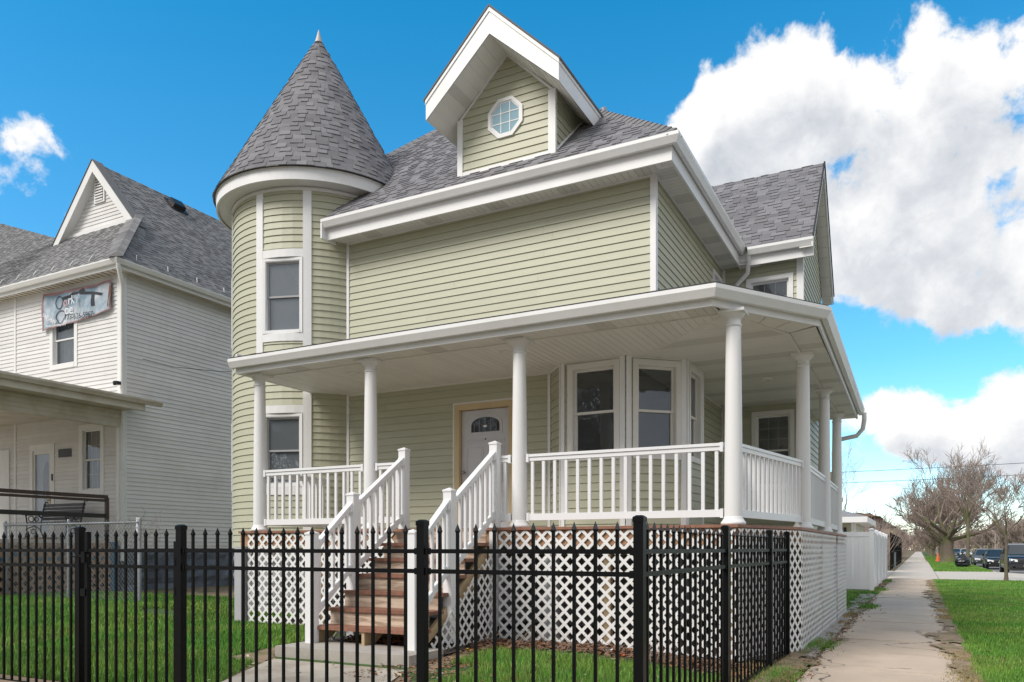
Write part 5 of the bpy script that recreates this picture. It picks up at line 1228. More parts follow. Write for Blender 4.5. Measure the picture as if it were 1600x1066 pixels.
mb = Mb(); fbox(mb, fga, lga-.14, lga, 0, 2.45, 0, .04); fbox(mb, fgb, -.04, .14, 0, 2.45, 0, .041); GR.part('corner_board', mb, MW)
ro = .55; mb = Mb().add([(-10-ro,38.5-ro,2.72),(-2.6+ro,38.5-ro,2.72),(-2.6+ro,45+ro,2.72),(-10-ro,45+ro,2.72),(-6.3,41.5,4.0),(-6.3,42.3,4.0)], [(0,1,4),(1,2,5,4),(2,3,5),(3,0,4,5)]); GR.part('roof', mb, MSH)
GR.part('fascia', Mb().box(-10-ro-.01,-2.6+ro+.01,38.5-ro-.01,45+ro+.01,2.46,2.715), MW)
GR.part('wall_lamp', Mb().box(-3.05,-2.93,38.38,38.46,2.05,2.25), MBLKP)
# vertical bar metal fence far along the walk
BF = Thing('tall_iron_fence', 'tall black iron bar fence along the far side of the alley', 'fence', (-1.5, 52, 0))
y = 52.0
while y < 84:
    BF.part('post', Mb().box(-1.56,-1.48,y-.04,y+.04,0,2.25), MBLK)
    ye = y+3.2
    for z in (.2, 1.1, 2.0): BF.part('rail', Mb().box(-1.535,-1.505,y+.04,ye-.04,z,z+.05), MBLK)
    mb = Mb(); k = 0; yy = y+.14
    while yy < ye-.1: mb.box(-1.53,-1.51,yy-.012,yy+.012,.08,2.15); yy += .14
    BF.part('bar', mb, MBLK, kind='stuff'); y = ye
BF.part('return_panel', Mb().box(-3.4,-1.6,51.98,52.02,.2,.25).box(-3.4,-1.6,51.98,52.02,2.0,2.05), MRUST)
mb = Mb(); [mb.box(-3.4+k*.14,-3.376+k*.14,51.99,52.01,.1,2.1) for k in range(13)]; BF.part('bar', mb, MRUST, kind='stuff')
single('utility_box', Mb().box(-1.62,-1.4,58.2,58.5,0,1.0).box(-1.64,-1.38,58.18,58.52,1.0,1.05), MGALV, 'small grey utility box between panels of the tall black fence', 'utility box')
# ------------------------------------------------------------------ bare trees
def bare_tree(name, label, loc, h, trunk_r, trunk_h, spread, seed, group=None, limb=.42, levels=5, nlimb=6, twig=MTWIG, lean=0, up=.35, tw=.012, bark=None, kids=(3,4)):
    rr = random.Random(seed); T = Thing(name, label, 'tree', loc, group); base = V(loc)
    mb = Mb(); pts = []; rad = []
    for k in range(7):
        t = k/6; pts.append(base+V((lean*t*trunk_h+rr.uniform(-.04,.04)*trunk_r*3, rr.uniform(-.03,.03), -.1+t*(trunk_h+.1)))); rad.append(trunk_r*(1.35-.75*t**.35 if k else 1.5))
    mb.tube(pts, rad, 12, 0)
    top = pts[-1]; cr = Mb()
    def grow(p, d, L_, r, lv, dest):
        n = 4 if lv < 3 else 3; q = [p]; dd = d.copy(); 
        for k in range(n):
            dd = (dd+V((rr.uniform(-1,1), rr.uniform(-1,1), rr.uniform(-.7,.9)+.12))*.2).normalized(); q.append(q[-1]+dd*L_/n)
        r1 = max(r*.55, tw*.5); rs = [r+(r1-r)*k/n for k in range(n+1)]
        (mb if lv == 0 else cr).tube(q, rs, 7 if lv == 0 else (5 if lv < 2 else 3), 0, caps=False, sm=lv < 3)
        if lv >= levels: return
        nk = rr.randint(*kids)+(1 if lv >= levels-2 else 0)
        for k in range(nk):
            t = rr.uniform(.3, 1) if k else 1.0; i = min(n-1, int(t*n)); pp = q[i].lerp(q[i+1], min(1, t*n-i)) if t < 1 else q[-1]
            ax = V((rr.gauss(0,1), rr.gauss(0,1), rr.gauss(0,.7))).normalized(); nd_ = (dd*1.0+ax*.75+V((0,0,up*.3))).normalized()
            grow(pp, nd_, L_*rr.uniform(.55,.82), max(tw*.6, rs[i]*rr.uniform(.45,.65)), lv+1, cr)
    for k in range(nlimb):
        a = 2*pi*(k+rr.uniform(-.3,.3))/nlimb; el_ = rr.uniform(up, 1.25); d = V((cos(a)*cos(el_)*spread, sin(a)*cos(el_)*spread, sin(el_))).normalized()
        grow(top-V((0,0,rr.uniform(0,.25)*trunk_h)), d, (h-trunk_h)*rr.uniform(.42,.55), trunk_r*rr.uniform(limb*.8,limb*1.2), 0, cr)
    T.part('trunk', mb, bark or MBARK); T.part('crown', cr, twig); return T
bare_tree('tree', 'huge thick mossy trunk with low spreading leafless crown by the traffic cone', (2.28,80,0), 8.7, .60, 2.6, 1.3, 11, levels=5, nlimb=9, up=.5, tw=.02, kids=(3,3), limb=.30)
bare_tree('tree', 'small leafless street tree with thin forked trunk at the near lawn corner', (3.0,36.0,0), 4.6, .07, 1.9, .9, 5, levels=4, nlimb=5, up=.6, tw=.010)
bare_tree('tree', 'slim young leafless tree with the black bag at its foot', (2.95,62,0), 7.2, .14, 3.6, .5, 8, levels=4, nlimb=5, up=.9, tw=.014)
bare_tree('tree', 'thin leafless tree standing behind the sage garage', (-4.4,52,0), 7.6, .08, 3.0, .6, 21, levels=4, nlimb=5, up=.8, tw=.008, kids=(2,3))
vr = []
for s in (31, 32, 33): vr.append(bare_tree('street_tree', 'leafless brown street tree receding beyond the big mossy one', (2.4, 96+(s-31)*11, 0), 7.6, .26, 2.4, 1.1, s, group='leafless trees lining the far street', levels=4, nlimb=7, tw=.05, kids=(3,4)))
rr = random.Random(4); k = 0
for (x, y0, y1, st) in ((2.4, 129, 330, 12), (14.6, 95, 330, 13), (-6.5, 70, 300, 9), (-11, 84, 300, 11), (20, 130, 330, 17)):
    y = y0
    while y < y1:
        s = rr.uniform(.75, 1.1)*(.5 if x < 0 and y < 100 else .62 if y < 130 else .8)
        lb, gp = {2.4: ('leafless brown tree in the verge row running on behind the mossy one', 'leafless trees lining the far verge'), 14.6: ('leafless brown tree in the row along the opposite kerb', 'leafless trees along the opposite kerb'), -6.5: ('leafless brown tree in the yards just behind the tall black fence', 'leafless trees behind the tall fence'), -11: ('leafless brown tree deep in the yards left of the walk', 'leafless trees deep in the yards'), 20: ('leafless brown tree among the houses across the street', 'leafless trees among the far houses')}[x]
        copy_thing(vr[k % 3].o, (x+rr.uniform(-.8,.8), y+rr.uniform(-2,2), 0), rr.uniform(0, 6.28), scale=(s,s,s), label=lb).__setitem__('group', gp); k += 1; y += st*1.5
for (x, y) in ((-13, -15), (-6, -18), (1, -14), (-20, -17), (9, -19)):
    copy_thing(vr[abs(x) % 3].o, (x, y, 0), x*1.3, scale=(1.25,1.25,1.25), label='leafless brown tree across the street that the windows reflect').__setitem__('group', 'leafless trees mirrored in the windows')
for v_ in vr: v_.o['label'] = 'leafless brown tree in the verge row running on behind the mossy one'; v_.o['group'] = 'leafless trees lining the far verge'
# hedge of brush on the left behind the tall fence
mb = Mb(); rr = random.Random(9)
for k in range(2600):
    p = V((-2.0-rr.random()*3.5, 50+rr.random()**1.5*70, rr.random()*.6)); d = V((rr.gauss(0,.35), rr.gauss(0,.35), 1)).normalized(); L_ = rr.uniform(1.2, 3.2)
    mb.tube([p, p+d*L_*.5+V((rr.uniform(-.1,.1),0,0)), p+d*L_+V((rr.uniform(-.3,.3),rr.uniform(-.3,.3),0))], [.02,.014,.006], 3, caps=False, sm=False)
single('brush_thicket', mb, MTWIG, kind='stuff')
mb = Mb()
for k in range(9000):
    side = rr.choice((0, 1, 1, 2)); x = rr.uniform(-26, -6) if side == 0 else rr.uniform(13.5, 60) if side == 1 else rr.uniform(-20, 20); p = V((x, rr.uniform(150, 420) if side < 2 else rr.uniform(370, 430), rr.uniform(0, 5))); L_ = rr.uniform(2, 6)
    d = V((rr.gauss(0,.5), rr.gauss(0,.5), 1)).normalized(); mb.tube([p, p+d*L_*.6, p+d*L_+V((rr.uniform(-1,1),0,rr.uniform(-.5,.5)))], [.12,.08,.03], 3, caps=False, sm=False)
single('far_woods', mb, MTWIG, kind='stuff')
# ------------------------------------------------------------------ cars
MTYRE = mat('tyre', (.015,.015,.016), .85, .1); MRIM = mat('alloy', (.45,.46,.48), .35, .05, metal=.7); MHL = mat('headlight', (.75,.78,.8), .12, .05); MCG = mat('car_glass', (.03,.04,.045), .05, .05, spec=1.0)
MPLATE = mat('number_plate', (.7,.72,.75), .5, .03)
def car(label, loc, col, suv=False, group='cars parked along the far street', name='parked_car', rot=0, lod=False):
    """front faces -y; origin on the ground at the centre"""
    T = Thing(name, label, 'car', loc, group, rot); T.loc = (0,0,0)
    Wd, Ln, Ht = (.96, 4.75, 1.74) if suv else (.88, 4.6, 1.42); hood = 1.08 if suv else .88; belt = 1.12 if suv else .92
    paint = mat('car_paint', col, .22, .03, spec=.7, coat=.6)
    st = [(-.5,.80,.34,hood-.30),(-.485,.90,.26,hood-.16),(-.44,.97,.24,hood-.07),(-.36,1,.24,hood-.02),(-.22,1,.24,hood+.05),(-.16,1,.24,belt),(.10,1,.24,belt+.02),(.34,1,.24,belt+.04),(.44,.98,.26,belt+.02),(.485,.94,.30,belt-.08),(.5,.86,.38,belt-.25)]
    vs = []
    for (t, wf, zb, zt) in st:
        y = t*Ln; a = Wd*wf
        vs += [(-a*.80,y,zb),(-a,y,zb+.14),(-a*1.0,y,zb+(zt-zb)*.6),(-a*.93,y,zt-.04),(-a*.80,y,zt),(a*.80,y,zt),(a*.93,y,zt-.04),(a,y,zb+(zt-zb)*.6),(a,y,zb+.14),(a*.80,y,zb)]
    m_ = 10; n = len(st); fs = [(i*m_+j, i*m_+(j+1)%m_, (i+1)*m_+(j+1)%m_, (i+1)*m_+j) for i in range(n-1) for j in range(m_)]+[tuple(range(m_))[::-1], tuple(range((n-1)*m_, n*m_))]
    body = T.part('body', Mb().add(vs, fs, 0, True), paint)
    # cabin: pillars and roof as body colour, glass inset
    if suv: cab = [(-.20,belt-.03,.86),(-.07,Ht-.10,.70),(-.0,Ht-.02,.68),(.30,Ht,.68),(.44,Ht-.05,.66),(.49,belt,.80)]
    else: cab = [(-.20,belt-.03,.80),(-.06,Ht-.06,.60),(.0,Ht,.58),(.16,Ht,.58),(.26,Ht-.06,.58),(.40,belt,.74)]
    vs = []
    for (t, z, a) in cab: vs += [(-a,t*Ln,z),(a,t*Ln,z)]
    for (t, z, a) in cab: vs += [(-(a if z < belt+.1 else cab[0][2]+.02),t*Ln,belt-.02),((a if z < belt+.1 else cab[0][2]+.02),t*Ln,belt-.02)]
    k = len(cab); fs = [(2*i,2*i+1,2*i+3,2*i+2) for i in range(k-1)]; sides = [(2*i,2*i+2,2*(k+i)+2,2*(k+i)) for i in range(k-1)]+[(2*i+1,2*(k+i)+1,2*(k+i)+3,2*i+3) for i in range(k-1)]
    T.part('cabin', Mb().add(vs, fs+sides), paint, body)
    def inset(q, nm='side_window'):
        q = [V(p) for p in q]; c = sum(q, V((0,0,0)))/4; nrm = (q[1]-q[0]).cross(q[2]-q[0]).normalized()
        if nrm.dot(c-V((0,0,1))) < 0: nrm = -nrm
        T.part(nm, Mb().add([c+(p-c)*.90+nrm*.006 for p in q], [(0,1,2,3)]), MCG, body)
    def cb(i, s): t, z, a = cab[i]; return V((s*a, t*Ln, z))
    inset([cb(0,-1), cb(0,1), cb(1,1), cb(1,-1)], 'windscreen'); inset([cb(k-1,-1), cb(k-1,1), cb(k-2,1), cb(k-2,-1)], 'rear_window')
    for s in (-1, 1):
        x1 = s*(cab[0][2]+.02); zt = Ht-.10; xt = s*(cab[2][2]+.02)
        for (ya, yb) in ((-.05, .13), (.14, .32 if suv else .27)): inset([(x1,(ya-.09*(ya<0))*Ln,belt+.0),(x1,yb*Ln,belt+.0),(xt,yb*Ln-.05,zt),(xt,ya*Ln+.12,zt)])
        if not lod:
            T.part('wing_mirror', Mb().box(s*Wd-.02+s*.06,s*Wd+.02+s*.14,-.16*Ln,-.16*Ln+.08,belt,belt+.15) if s > 0 else Mb().box(s*Wd-.02+s*.14,s*Wd+.02+s*.06,-.16*Ln,-.16*Ln+.08,belt,belt+.15), paint, body)
    y0 = -.5*Ln
    for s in (-1, 1):
        T.part('headlight', Mb().add([(s*.44,y0+.0,hood-.36),(s*.80,y0+.10,hood-.33),(s*.82,y0+.13,hood-.19),(s*.46,y0+.02,hood-.24),(s*.44,y0-.03,hood-.36),(s*.80,y0+.04,hood-.33),(s*.82,y0+.07,hood-.19),(s*.46,y0-.02,hood-.24)], [(0,1,2,3),(4,5,6,7),(0,1,5,4),(1,2,6,5),(2,3,7,6),(3,0,4,7)]), MHL, body)
        T.part('fog_light', Mb().box(s*.62-.07,s*.62+.07,y0-.0,y0+.06,.40,.47), MHL, body)
    T.part('grille', Mb().box(-.40,.40,y0-.02,y0+.04,hood-.40,hood-.26), MBLKP, body); T.part('bumper', Mb().box(-.78,.78,y0-.05,y0+.12,.30,.36).box(-.55,.55,y0-.04,y0+.1,.42,.52), MBLKP, body)
    T.part('number_plate', Mb().box(-.16,.16,y0-.06,y0-.045,.45,.54), MPLATE, body)
    for s in (-1, 1):
        for yy in (-.31*Ln, .30*Ln):
            r = .37 if suv else .32; x = s*(Wd-.09); mb = Mb(); n_ = 20; vs = []
            for xx, q in ((x-.10, r*.9),(x-.09, r),(x+.09, r),(x+.10, r*.9)): vs += [(xx, yy+q*cos(2*pi*j/n_), r+q*sin(2*pi*j/n_)) for j in range(n_)]
            fs = [(i*n_+j, i*n_+(j+1)%n_, (i+1)*n_+(j+1)%n_, (i+1)*n_+j) for i in range(3) for j in range(n_)]+[tuple(range(n_)), tuple(range(3*n_,4*n_))]
            wl_ = T.part('wheel', mb.add(vs, fs), MTYRE)
            xr = x+s*.103; m2 = Mb().add([(xr, yy+r*.62*cos(2*pi*j/14), r+r*.62*sin(2*pi*j/14)) for j in range(14)], [tuple(range(14))]); T.part('rim', m2, MRIM, wl_)
    return T
c1_ = car('black four-wheel-drive parked nearest, half behind the small tree', (5.15,52.5,-.15), (.008,.010,.014), suv=True, name='parked_suv')
c2_ = car('dark sedan parked just behind the black four-wheel-drive', (4.95,65,-.15), (.009,.012,.014))
car('grey hatchback parked behind the dark sedan', (4.7,74,-.15), (.10,.11,.12), lod=True)
car('silver car far up the street, rightmost of the distant three', (7.6,122,-.15), (.30,.31,.33), lod=True)
car('dark blue car far up the street, leftmost of the distant three', (5.3,150,-.15), (.03,.045,.08), lod=True)
car('pale grey car far up the street, middle of the distant three', (6.6,146,-.15), (.38,.39,.40), lod=True)
# cone, bag, lamps, poles, wires
MOR = mat('cone_orange', (.75,.16,.04), .5, .08)
tcn = Thing('traffic_cone', 'orange traffic cone standing on the verge left of the mossy tree', 'traffic cone', (1.55,84.6,.02)); tcn.part('cone', Mb().lathe(1.55,84.6,[(.21,.06),(.05,.86),(.035,.88)],20), MOR); tcn.part('base', Mb().box(1.25,1.85,84.3,84.9,.02,.07), MOR)
mb = Mb(); rr = random.Random(2); nph, nth = 10, 14; vs = []
for i in range(nph+1):
    t = i/nph
    for j in range(nth):
        a = 2*pi*j/nth; r_ = (.42*sin(pi*min(1, t*1.05+.12))**.6+.02)*(1+rr.uniform(-.12,.12)) if t < .93 else .06+.05*(t > .97)
        vs.append((2.55+r_*cos(a), 60.5+r_*.8*sin(a), .0+1.05*t+rr.uniform(-.02,.02)))
mb.add(vs, [(i*nth+j, i*nth+(j+1)%nth, (i+1)*nth+(j+1)%nth, (i+1)*nth+j) for i in range(nph) for j in range(nth)], 0, False); single('rubbish_bag', mb, mat('black_bag', (.015,.017,.02), .3, .2, 5), 'full black rubbish bag tied at the top beside the slim young tree', 'bag')
def lamp(label, x, y, h, arm):
    T = Thing('street_lamp', label, 'street lamp', (x,y,0), 'street lamps'); T.part('pole', Mb().tube([(x,y,0),(x,y,h-1.2)]+[(x-arm*sin(t*pi/10)**1.0*.6-arm*.4*(t/5)**2*.0, y, h-1.2+1.2*sin(t*pi/10)) for t in range(1,6)]+[(x-arm,y,h+.02)], .09, 8), MSW2)
    T.part('lamp_head', Mb().lathe(x-arm-.2,y,[(0,h-.12),(.22,h-.05),(.28,h+.03),(.1,h+.12),(0,h+.13)],12), MGALV)
lamp('curved arm street lamp far off to the right of the mossy tree', 12.9, 176, 5.6, 3.2); lamp('curved arm street lamp behind the small tree above the parked cars', 13.6, 112, 6.3, 2.6)
for x, y, h, lb in ((-6.1,66,7.3,'dark wooden utility pole peeking past the porch columns'),(14.5,70,9.6,'wooden utility pole carrying wires on the far kerb')):
    T = Thing('utility_pole', lb, 'pole', (x,y,0)); T.part('pole', Mb().tube([(x,y,0),(x,y,h)], [.14,.10], 8), MBARK); T.part('crossarm', Mb().box(x-.6,x+.6,y-.06,y+.06,h-.5,h-.38), MBARK)
    for s in (-.5,0,.5): T.part('insulator', Mb().lathe(x+s,y,[(.04,h-.38),(.05,h-.3),(0,h-.25)],8), MGALV)
for z, dz, lb in ((6.95,.0,'upper thin utility wire crossing the sky above the street trees'),(6.15,.0,'lower thin utility wire crossing the sky above the street trees')):
    p0, p1 = V((-30,60,z)), V((30,66,z+1.1)); n = 24; single('wire', Mb().tube([p0.lerp(p1, k/n)-V((0,0,.5*4*(k/n)*(1-k/n))) for k in range(n+1)], .018, 5), MBLKP, lb, 'wire')
# ------------------------------------------------------------------ far buildings
def far_house(name, label, x0, x1, y0, y1, h, rh, wm, rm, gable='y', rows=2, cols=3, group=None):
    T = Thing(name, label, 'building', ((x0+x1)/2,(y0+y1)/2,0), group); T.part('wall', Mb().box(x0,x1,y0,y1,0,h), wm)
    o = .4; xm, ym = (x0+x1)/2, (y0+y1)/2; mb = Mb()
    if gable == 'y': mb.add([(x0-o,y0-o,h),(x1+o,y0-o,h),(x1+o,y1+o,h),(x0-o,y1+o,h),(xm,y0-o,h+rh),(xm,y1+o,h+rh)], [(0,4,5,3),(1,2,5,4),(0,1,4),(2,3,5),(0,3,2,1)])
    elif gable == 'flat': mb.box(x0-.1,x1+.1,y0-.1,y1+.1,h,h+rh)
    else: mb.add([(x0-o,y0-o,h),(x1+o,y0-o,h),(x1+o,y1+o,h),(x0-o,y1+o,h),(x0-o,ym,h+rh),(x1+o,ym,h+rh)], [(0,1,5,4),(2,3,4,5),(0,4,3),(1,2,5),(0,3,2,1)])
    T.part('roof', mb, rm)
    for fr_, l in (wall_fr((x0,y0),(x1,y0)), wall_fr((x1,y0),(x1,y1)) if x1 < 0 else wall_fr((x0,y1),(x0,y0))):
        for r in range(rows):
            for c in range(cols):
                a = l*(c+.5)/cols; b = 1.0+r*(h-1)/rows; wnd = T.part('window', fbox(Mb(), fr_, a-.55,a+.55,b,b+1.4,.0,.06), MNT); T.part('pane', fbox(Mb(), fr_, a-.45,a+.45,b+.1,b+1.3,.05,.065), MCG, wnd)
MBRK = mat('brown_brick', (.22,.145,.105), .9, .15, 3, .5, 30); MFR = mat('far_roof', (.10,.085,.08), .9, .15); MFW = mat('far_siding', (.55,.54,.50), .7, .08); MFY = mat('far_cream', (.45,.38,.26), .7, .08)
far_house('apartment_block', 'long brown brick block with flat roof behind the garage', -34, -8.6, 92, 106, 7.1, .5, MBRK, MFR, 'flat', 2, 9)
far_house('apartment_block', 'brown brick block with low roof right of the thin garage tree', -8.3, -4.4, 100, 112, 5.0, .5, MBRK, MBRK, 'y', 2, 3)
far_house('house', 'pale cream house behind the far end of the black fence', -9, -3.2, 118, 126, 4.2, 2, MFY, MFR, 'y', 1, 3)
for (x, y, wm, gb, lb) in ((20,96,MFW,'x','white house with porch across the street nearest the frame edge'),(19,118,MFW,'y','white gabled house across the street, second from the frame edge'),(20,142,MBRK,'y','brown brick house across the street with gabled roof'),(19,166,MFY,'x','cream house across the street farthest up the row')):
    far_house('house', lb, x, x+9, y, y+10, 5.4, 2.6, wm, MFR, gb, 2, 3)
far_house('house', 'brick bungalow behind the white one across the alley', -22, -12, 56, 68, 3.2, 1.6, MBRK, MFR, 'y', 1, 4)
mb = Mb(); rr = random.Random(12)
for k in range(900):
    c = V((rr.uniform(13.6, 17), rr.uniform(80, 170), rr.uniform(.1, 1.5))); 
    for j in range(3):
        a = V((rr.gauss(0,1), rr.gauss(0,1), rr.gauss(0,1))).normalized()*.35; b = V((rr.gauss(0,1), rr.gauss(0,1), rr.gauss(0,1))).normalized()*.35; mb.add([c, c+a, c+b], [(0,1,2)])
single('evergreen_shrubs', mb, mat('dark_shrub', (.03,.05,.02), .8, .3, rnd=.3), kind='stuff')
# ------------------------------------------------------------------ grass, leaves and litter
rng = np.random.default_rng(5)
def blades(name, n, sampler, m, h=(.04, .09), wd=.006, zfun=gz, lean=.6):
    P = sampler(n); n = len(P); z = np.array([zfun(x, y) for x, y in P]) if zfun else np.zeros(n)
    a = rng.uniform(0, 2*pi, n); hh = rng.uniform(h[0], h[1], n); dist = np.hypot(P[:,0], P[:,1]); w_ = wd*np.maximum(1, dist/7.0)
    la = rng.uniform(0, 2*pi, n); lm = rng.uniform(0, lean, n)*hh
    v = np.zeros((n, 3, 3)); v[:,0,0] = P[:,0]-np.cos(a)*w_; v[:,0,1] = P[:,1]-np.sin(a)*w_; v[:,1,0] = P[:,0]+np.cos(a)*w_; v[:,1,1] = P[:,1]+np.sin(a)*w_
    v[:,0,2] = z; v[:,1,2] = z; v[:,2,0] = P[:,0]+np.cos(la)*lm; v[:,2,1] = P[:,1]+np.sin(la)*lm; v[:,2,2] = z+hh
    me = bpy.data.meshes.new(name); me.vertices.add(3*n); me.vertices.foreach_set('co', v.reshape(-1)); me.loops.add(3*n); me.loops.foreach_set('vertex_index', np.arange(3*n, dtype=np.int32))
    me.polygons.add(n); me.polygons.foreach_set('loop_start', np.arange(0, 3*n, 3, dtype=np.int32)); me.update(calc_edges=True); me.validate(); me.materials.append(m)
    o = bpy.data.objects.new(name, me); COL.objects.link(o); o['kind'] = 'stuff'; return o
def patchy(P, s=1.3, thr=.0, seed=0):
    r_ = np.random.default_rng(seed); ph = r_.uniform(0, 6.28, 8); f = r_.normal(0, s, (8, 2)); val = sum(np.sin(P@f[i]+ph[i]) for i in range(8))
    return P[val > thr]
def near(x0, x1, y0, y1):
    def s(n):
        u = rng.uniform(0, 1, n*2); y = y0*(y1/y0)**(u**1.0); x = rng.uniform(x0, x1, n*2); return np.stack([x, y], 1)[:n]
    return s
def lawn_edge(n):
    P = near(.5, 3.6, 3.2, 36.7)(n); e = .5+.05*np.sin(P[:,1]*3.1)+.03*np.sin(P[:,1]*7.7); return P[P[:,0] > e]
blades('grass', 230000, lawn_edge, MBLADE, (.035, .075), .0045)
def front_s(n):
    P = np.stack([rng.uniform(-9.4, -1.7, n), rng.uniform(4.75, 8.75, n)], 1); ok = ~((P[:,0] > -6.9) & (P[:,0] < -4.3) & (P[:,1] > 6.2)) & ~((P[:,0] < -4.7+(6.9-P[:,1])*.43) & (P[:,0] > -6.7+(6.9-P[:,1])*.52) & (P[:,1] < 7.0)) & ~((P[:,0] > -4.4) & (P[:,0]+P[:,1] > 3.4+(P[:,0]+4.4)*1.0) & (P[:,1] > 7.6)) & ~((P[:,0] < -3.9) & (P[:,0] > -5) & (P[:,1] < 6.9))
    return patchy(P[ok], 1.5, -2.6, 3)
blades('grass', 120000, front_s, MBLADE, (.05, .11), .0045)
def side_s(n): P = np.stack([rng.uniform(-17, -9.2, n), rng.uniform(4.75, 11.4, n)], 1); return patchy(P, 1.0, -3.4, 6)
blades('grass', 150000, side_s, MBLADE, (.05, .11), .005)
for (a, b) in ((50.2, 54.3), (55.3, 66), (67.3, 84), (85.5, 140)):
    blades('grass', 7000, (lambda a, b: lambda n: np.stack([rng.uniform(.75, 3.58, n), rng.uniform(a, b, n)], 1))(a, b), MBLADE, (.07, .12), .004)
def mix_s(f, k):
    return lambda n: patchy(f(n), 1.8, k, 12)
blades('dry_grass', 60000, mix_s(lawn_edge, .8), MDRY, (.03, .07), .004)
blades('dry_grass', 40000, mix_s(front_s, .2), MDRY, (.03, .08), .004)
blades('dry_grass', 45000, mix_s(side_s, .9), MDRY, (.03, .09), .004)
def edge_s(n): P = np.stack([np.abs(rng.normal(0, .13, n))*-1+.56, 3.2*(36/3.2)**rng.uniform(0, 1, n)], 1); return patchy(P, 2.2, .3, 8)
blades('dry_grass', 26000, edge_s, MDRY, (.01, .03), .004, zfun=lambda x, y: .008)
def wall_s(n): P = np.stack([-1.12+np.abs(rng.normal(0, .06, n))-.12, 5*(36/5)**rng.uniform(0, 1, n)], 1); return patchy(P, 2.5, .6, 9)
blades('dry_grass', 12000, wall_s, MDRY, (.01, .05), .004, zfun=lambda x, y: .012)
def tuft_s(n): return np.concatenate([np.stack([rng.normal(cx, .10, n), rng.normal(cy, .35, n)], 1) for cx, cy in ((-1.28,8.3),(-1.22,11.2),(-1.3,25),(-1.15,27),(-1.05,19),(-1.2,34))])
blades('grass', 1500, tuft_s, MBLADE, (.03, .08), .005)
def fence_s(n): return np.stack([rng.uniform(-1.75, -1.35, n), rng.uniform(4.7, 9.9, n)], 1)
blades('dry_grass', 7000, fence_s, MDRY, (.02, .07), .005)
def yard_s(n): return np.stack([rng.uniform(-1.9, -1.1, n), rng.uniform(17.3, 25.8, n)], 1)
blades('grass', 9000, yard_s, MBLADE, (.03, .07), .006)
def litter(name, n, sampler, m, size=.035, zf=gz, lift=.03):
    rr = random.Random(n); mb = Mb()
    for k in range(n):
        x, y = sampler(rr); z = zf(x, y)+.012+rr.random()*lift; s = size*rr.uniform(.5, 1.4); a = rr.uniform(0, 6.28); t = rr.uniform(-.5, .5); t2 = rr.uniform(-.5, .5)
        u = V((cos(a), sin(a), t)).normalized()*s; v_ = V((-sin(a), cos(a), t2)).normalized()*s*.6; c = V((x, y, z)); up_ = V((0,0,s*.35))
        mb.add([c-u, c-v_*.9+up_*.3, c+u*1.1, c+v_+up_*.4, c-up_*.2], [(0,1,4),(1,2,4),(2,3,4),(3,0,4)])
    return single(name, mb, m, kind='stuff')
def l1(r): x = r.uniform(-4.9, -1.5); return x, 8.72-abs(r.gauss(0, .30))-(.5 if x < -4.2 else 0)*r.random()
litter('dead_leaves', 3800, l1, MLEAF, .038)
litter('dead_leaves', 350, lambda r: (r.uniform(.5, 3.5), 4+32*r.random()**1.6), MLEAF, .025)
litter('dead_leaves', 500, lambda r: (r.uniform(-9.2,-6.5), 8.75-abs(r.gauss(0,.12))), MLEAF, .03)
litter('dead_leaves', 900, lambda r: (-1.18+r.gauss(0,.07)+.16*ss_((r.random())), r.uniform(6, 22)), MLEAF, .022, zf=lambda x, y: 0, lift=.015)
litter('dead_leaves', 900, lambda r: (r.uniform(-6.2,-4.9), r.uniform(7.3,8.7)), MLEAF, .04, zf=lambda x, y: .19)
litter('dead_leaves', 1400, lambda r: (r.uniform(-5.0,-3.2), r.uniform(5.2,7.6)), MLEAF, .022)
litter('dead_leaves', 260, lambda r: (r.uniform(-9,-1.8), r.uniform(4.8,8.2)), mat('pale_leaf', (.45,.40,.28), .8, .1, rnd=.3), .03)
litter('dead_leaves', 260, lambda r: (r.uniform(-16,-9.5), r.uniform(5,11)), mat('pale_leaf_two', (.42,.38,.27), .8, .1, rnd=.3), .04)
mb = Mb(); rr = random.Random(77)
for k in range(420):
    x, y = rr.uniform(-5.2,-1.6), 8.65-abs(rr.gauss(0,.45)); z = gz(x, y)+.02; a = rr.uniform(0, 6.28); L_ = rr.uniform(.08, .32); d = V((cos(a)*.7, sin(a)*.7, rr.uniform(.0, .9)))
    mb.tube([(x,y,z), V((x,y,z))+d*L_*.5+V((0,0,.01)), V((x,y,z))+d*L_], [.003,.0025,.001], 3, caps=False, sm=False)
single('dry_twigs', mb, MTWIG, kind='stuff')
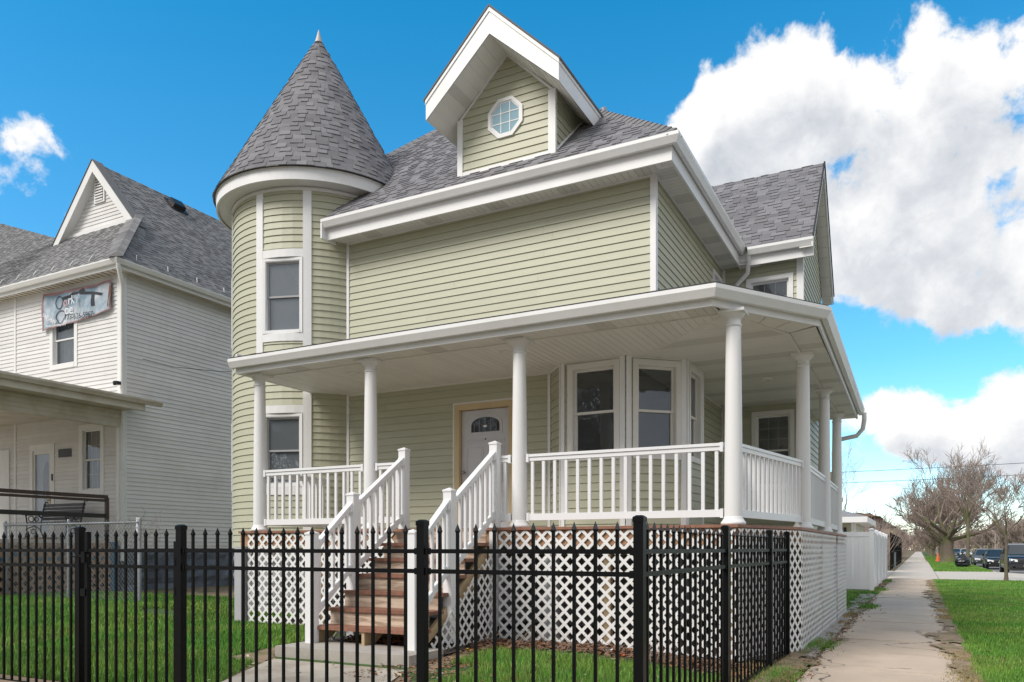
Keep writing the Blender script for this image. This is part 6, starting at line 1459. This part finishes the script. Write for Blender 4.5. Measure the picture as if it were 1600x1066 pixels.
def stones_lit(n, sampler, size, m, name='rubble'):
    rr = random.Random(n+1); mb = Mb()
    for k in range(n):
        x, y = sampler(rr); s = size*rr.uniform(.4, 1.6); c = V((x, y, gz(x, y)+s*.3)); q = [c+V((rr.uniform(.5,1)*s*sx, rr.uniform(.5,1)*s*sy, rr.uniform(.3,.7)*s*sz)) for sx in (-1,1) for sy in (-1,1) for sz in (-1,1)]
        mb.add(q, [(0,1,3,2),(4,6,7,5),(0,4,5,1),(2,3,7,6),(0,2,6,4),(1,5,7,3)])
    return single(name, mb, m, kind='stuff')
stones_lit(500, lambda r: (r.uniform(-1.42,-.98), r.uniform(9.9, 26)), .02, MCONC); stones_lit(160, lambda r: (r.uniform(-1.4,-1.1), r.uniform(17.2, 24)), .05, MCONC); stones_lit(400, lambda r: (r.uniform(-5.0,-3.4), r.uniform(5.0,8.0)), .012, MCONC)
for k, (x, y, s) in enumerate(((-1.2,10.7,.16),(-1.2,11.6,.14),(-1.22,13.2,.15),(-1.18,14.4,.13))):
    pass
mb = Mb()
y = 9.95
while y < 17: 
    L_ = rr.uniform(.5, 1.1); mb.box(-1.31, -1.12+rr.uniform(-.02,.02), y+.01, y+L_-.01, -.05, .02+rr.uniform(-.005,.01)); y += L_
single('edging_strip', mb, MCONC, kind='structure')
for nm, c, p, lb in (('crushed_can', (.6,.6,.62), (-3.05,8.2), 'crushed pale can lying in the dead leaves below the lattice'), ('snack_wrapper', (.6,.12,.05), (-2.85,8.0), 'small red wrapper lying in the dead leaves by the lattice'), ('yellow_wrapper', (.75,.5,.08), (-4.45,7.5), 'crumpled yellow wrapper on the leaf litter beside the steps')):
    rr = random.Random(hash(nm) % 97 if False else len(nm)); mb = Mb(); vs = [(p[0]+(i % 5-2)*.02, p[1]+(i//5-1)*.025, gz(*p)+.05+rr.uniform(0,.04)) for i in range(15)]
    mb.add(vs, [(j*5+i, j*5+i+1, (j+1)*5+i+1, (j+1)*5+i) for j in range(2) for i in range(4)]); single(nm, mb, mat(nm+'_skin', c, .5, .1), lb, 'litter')
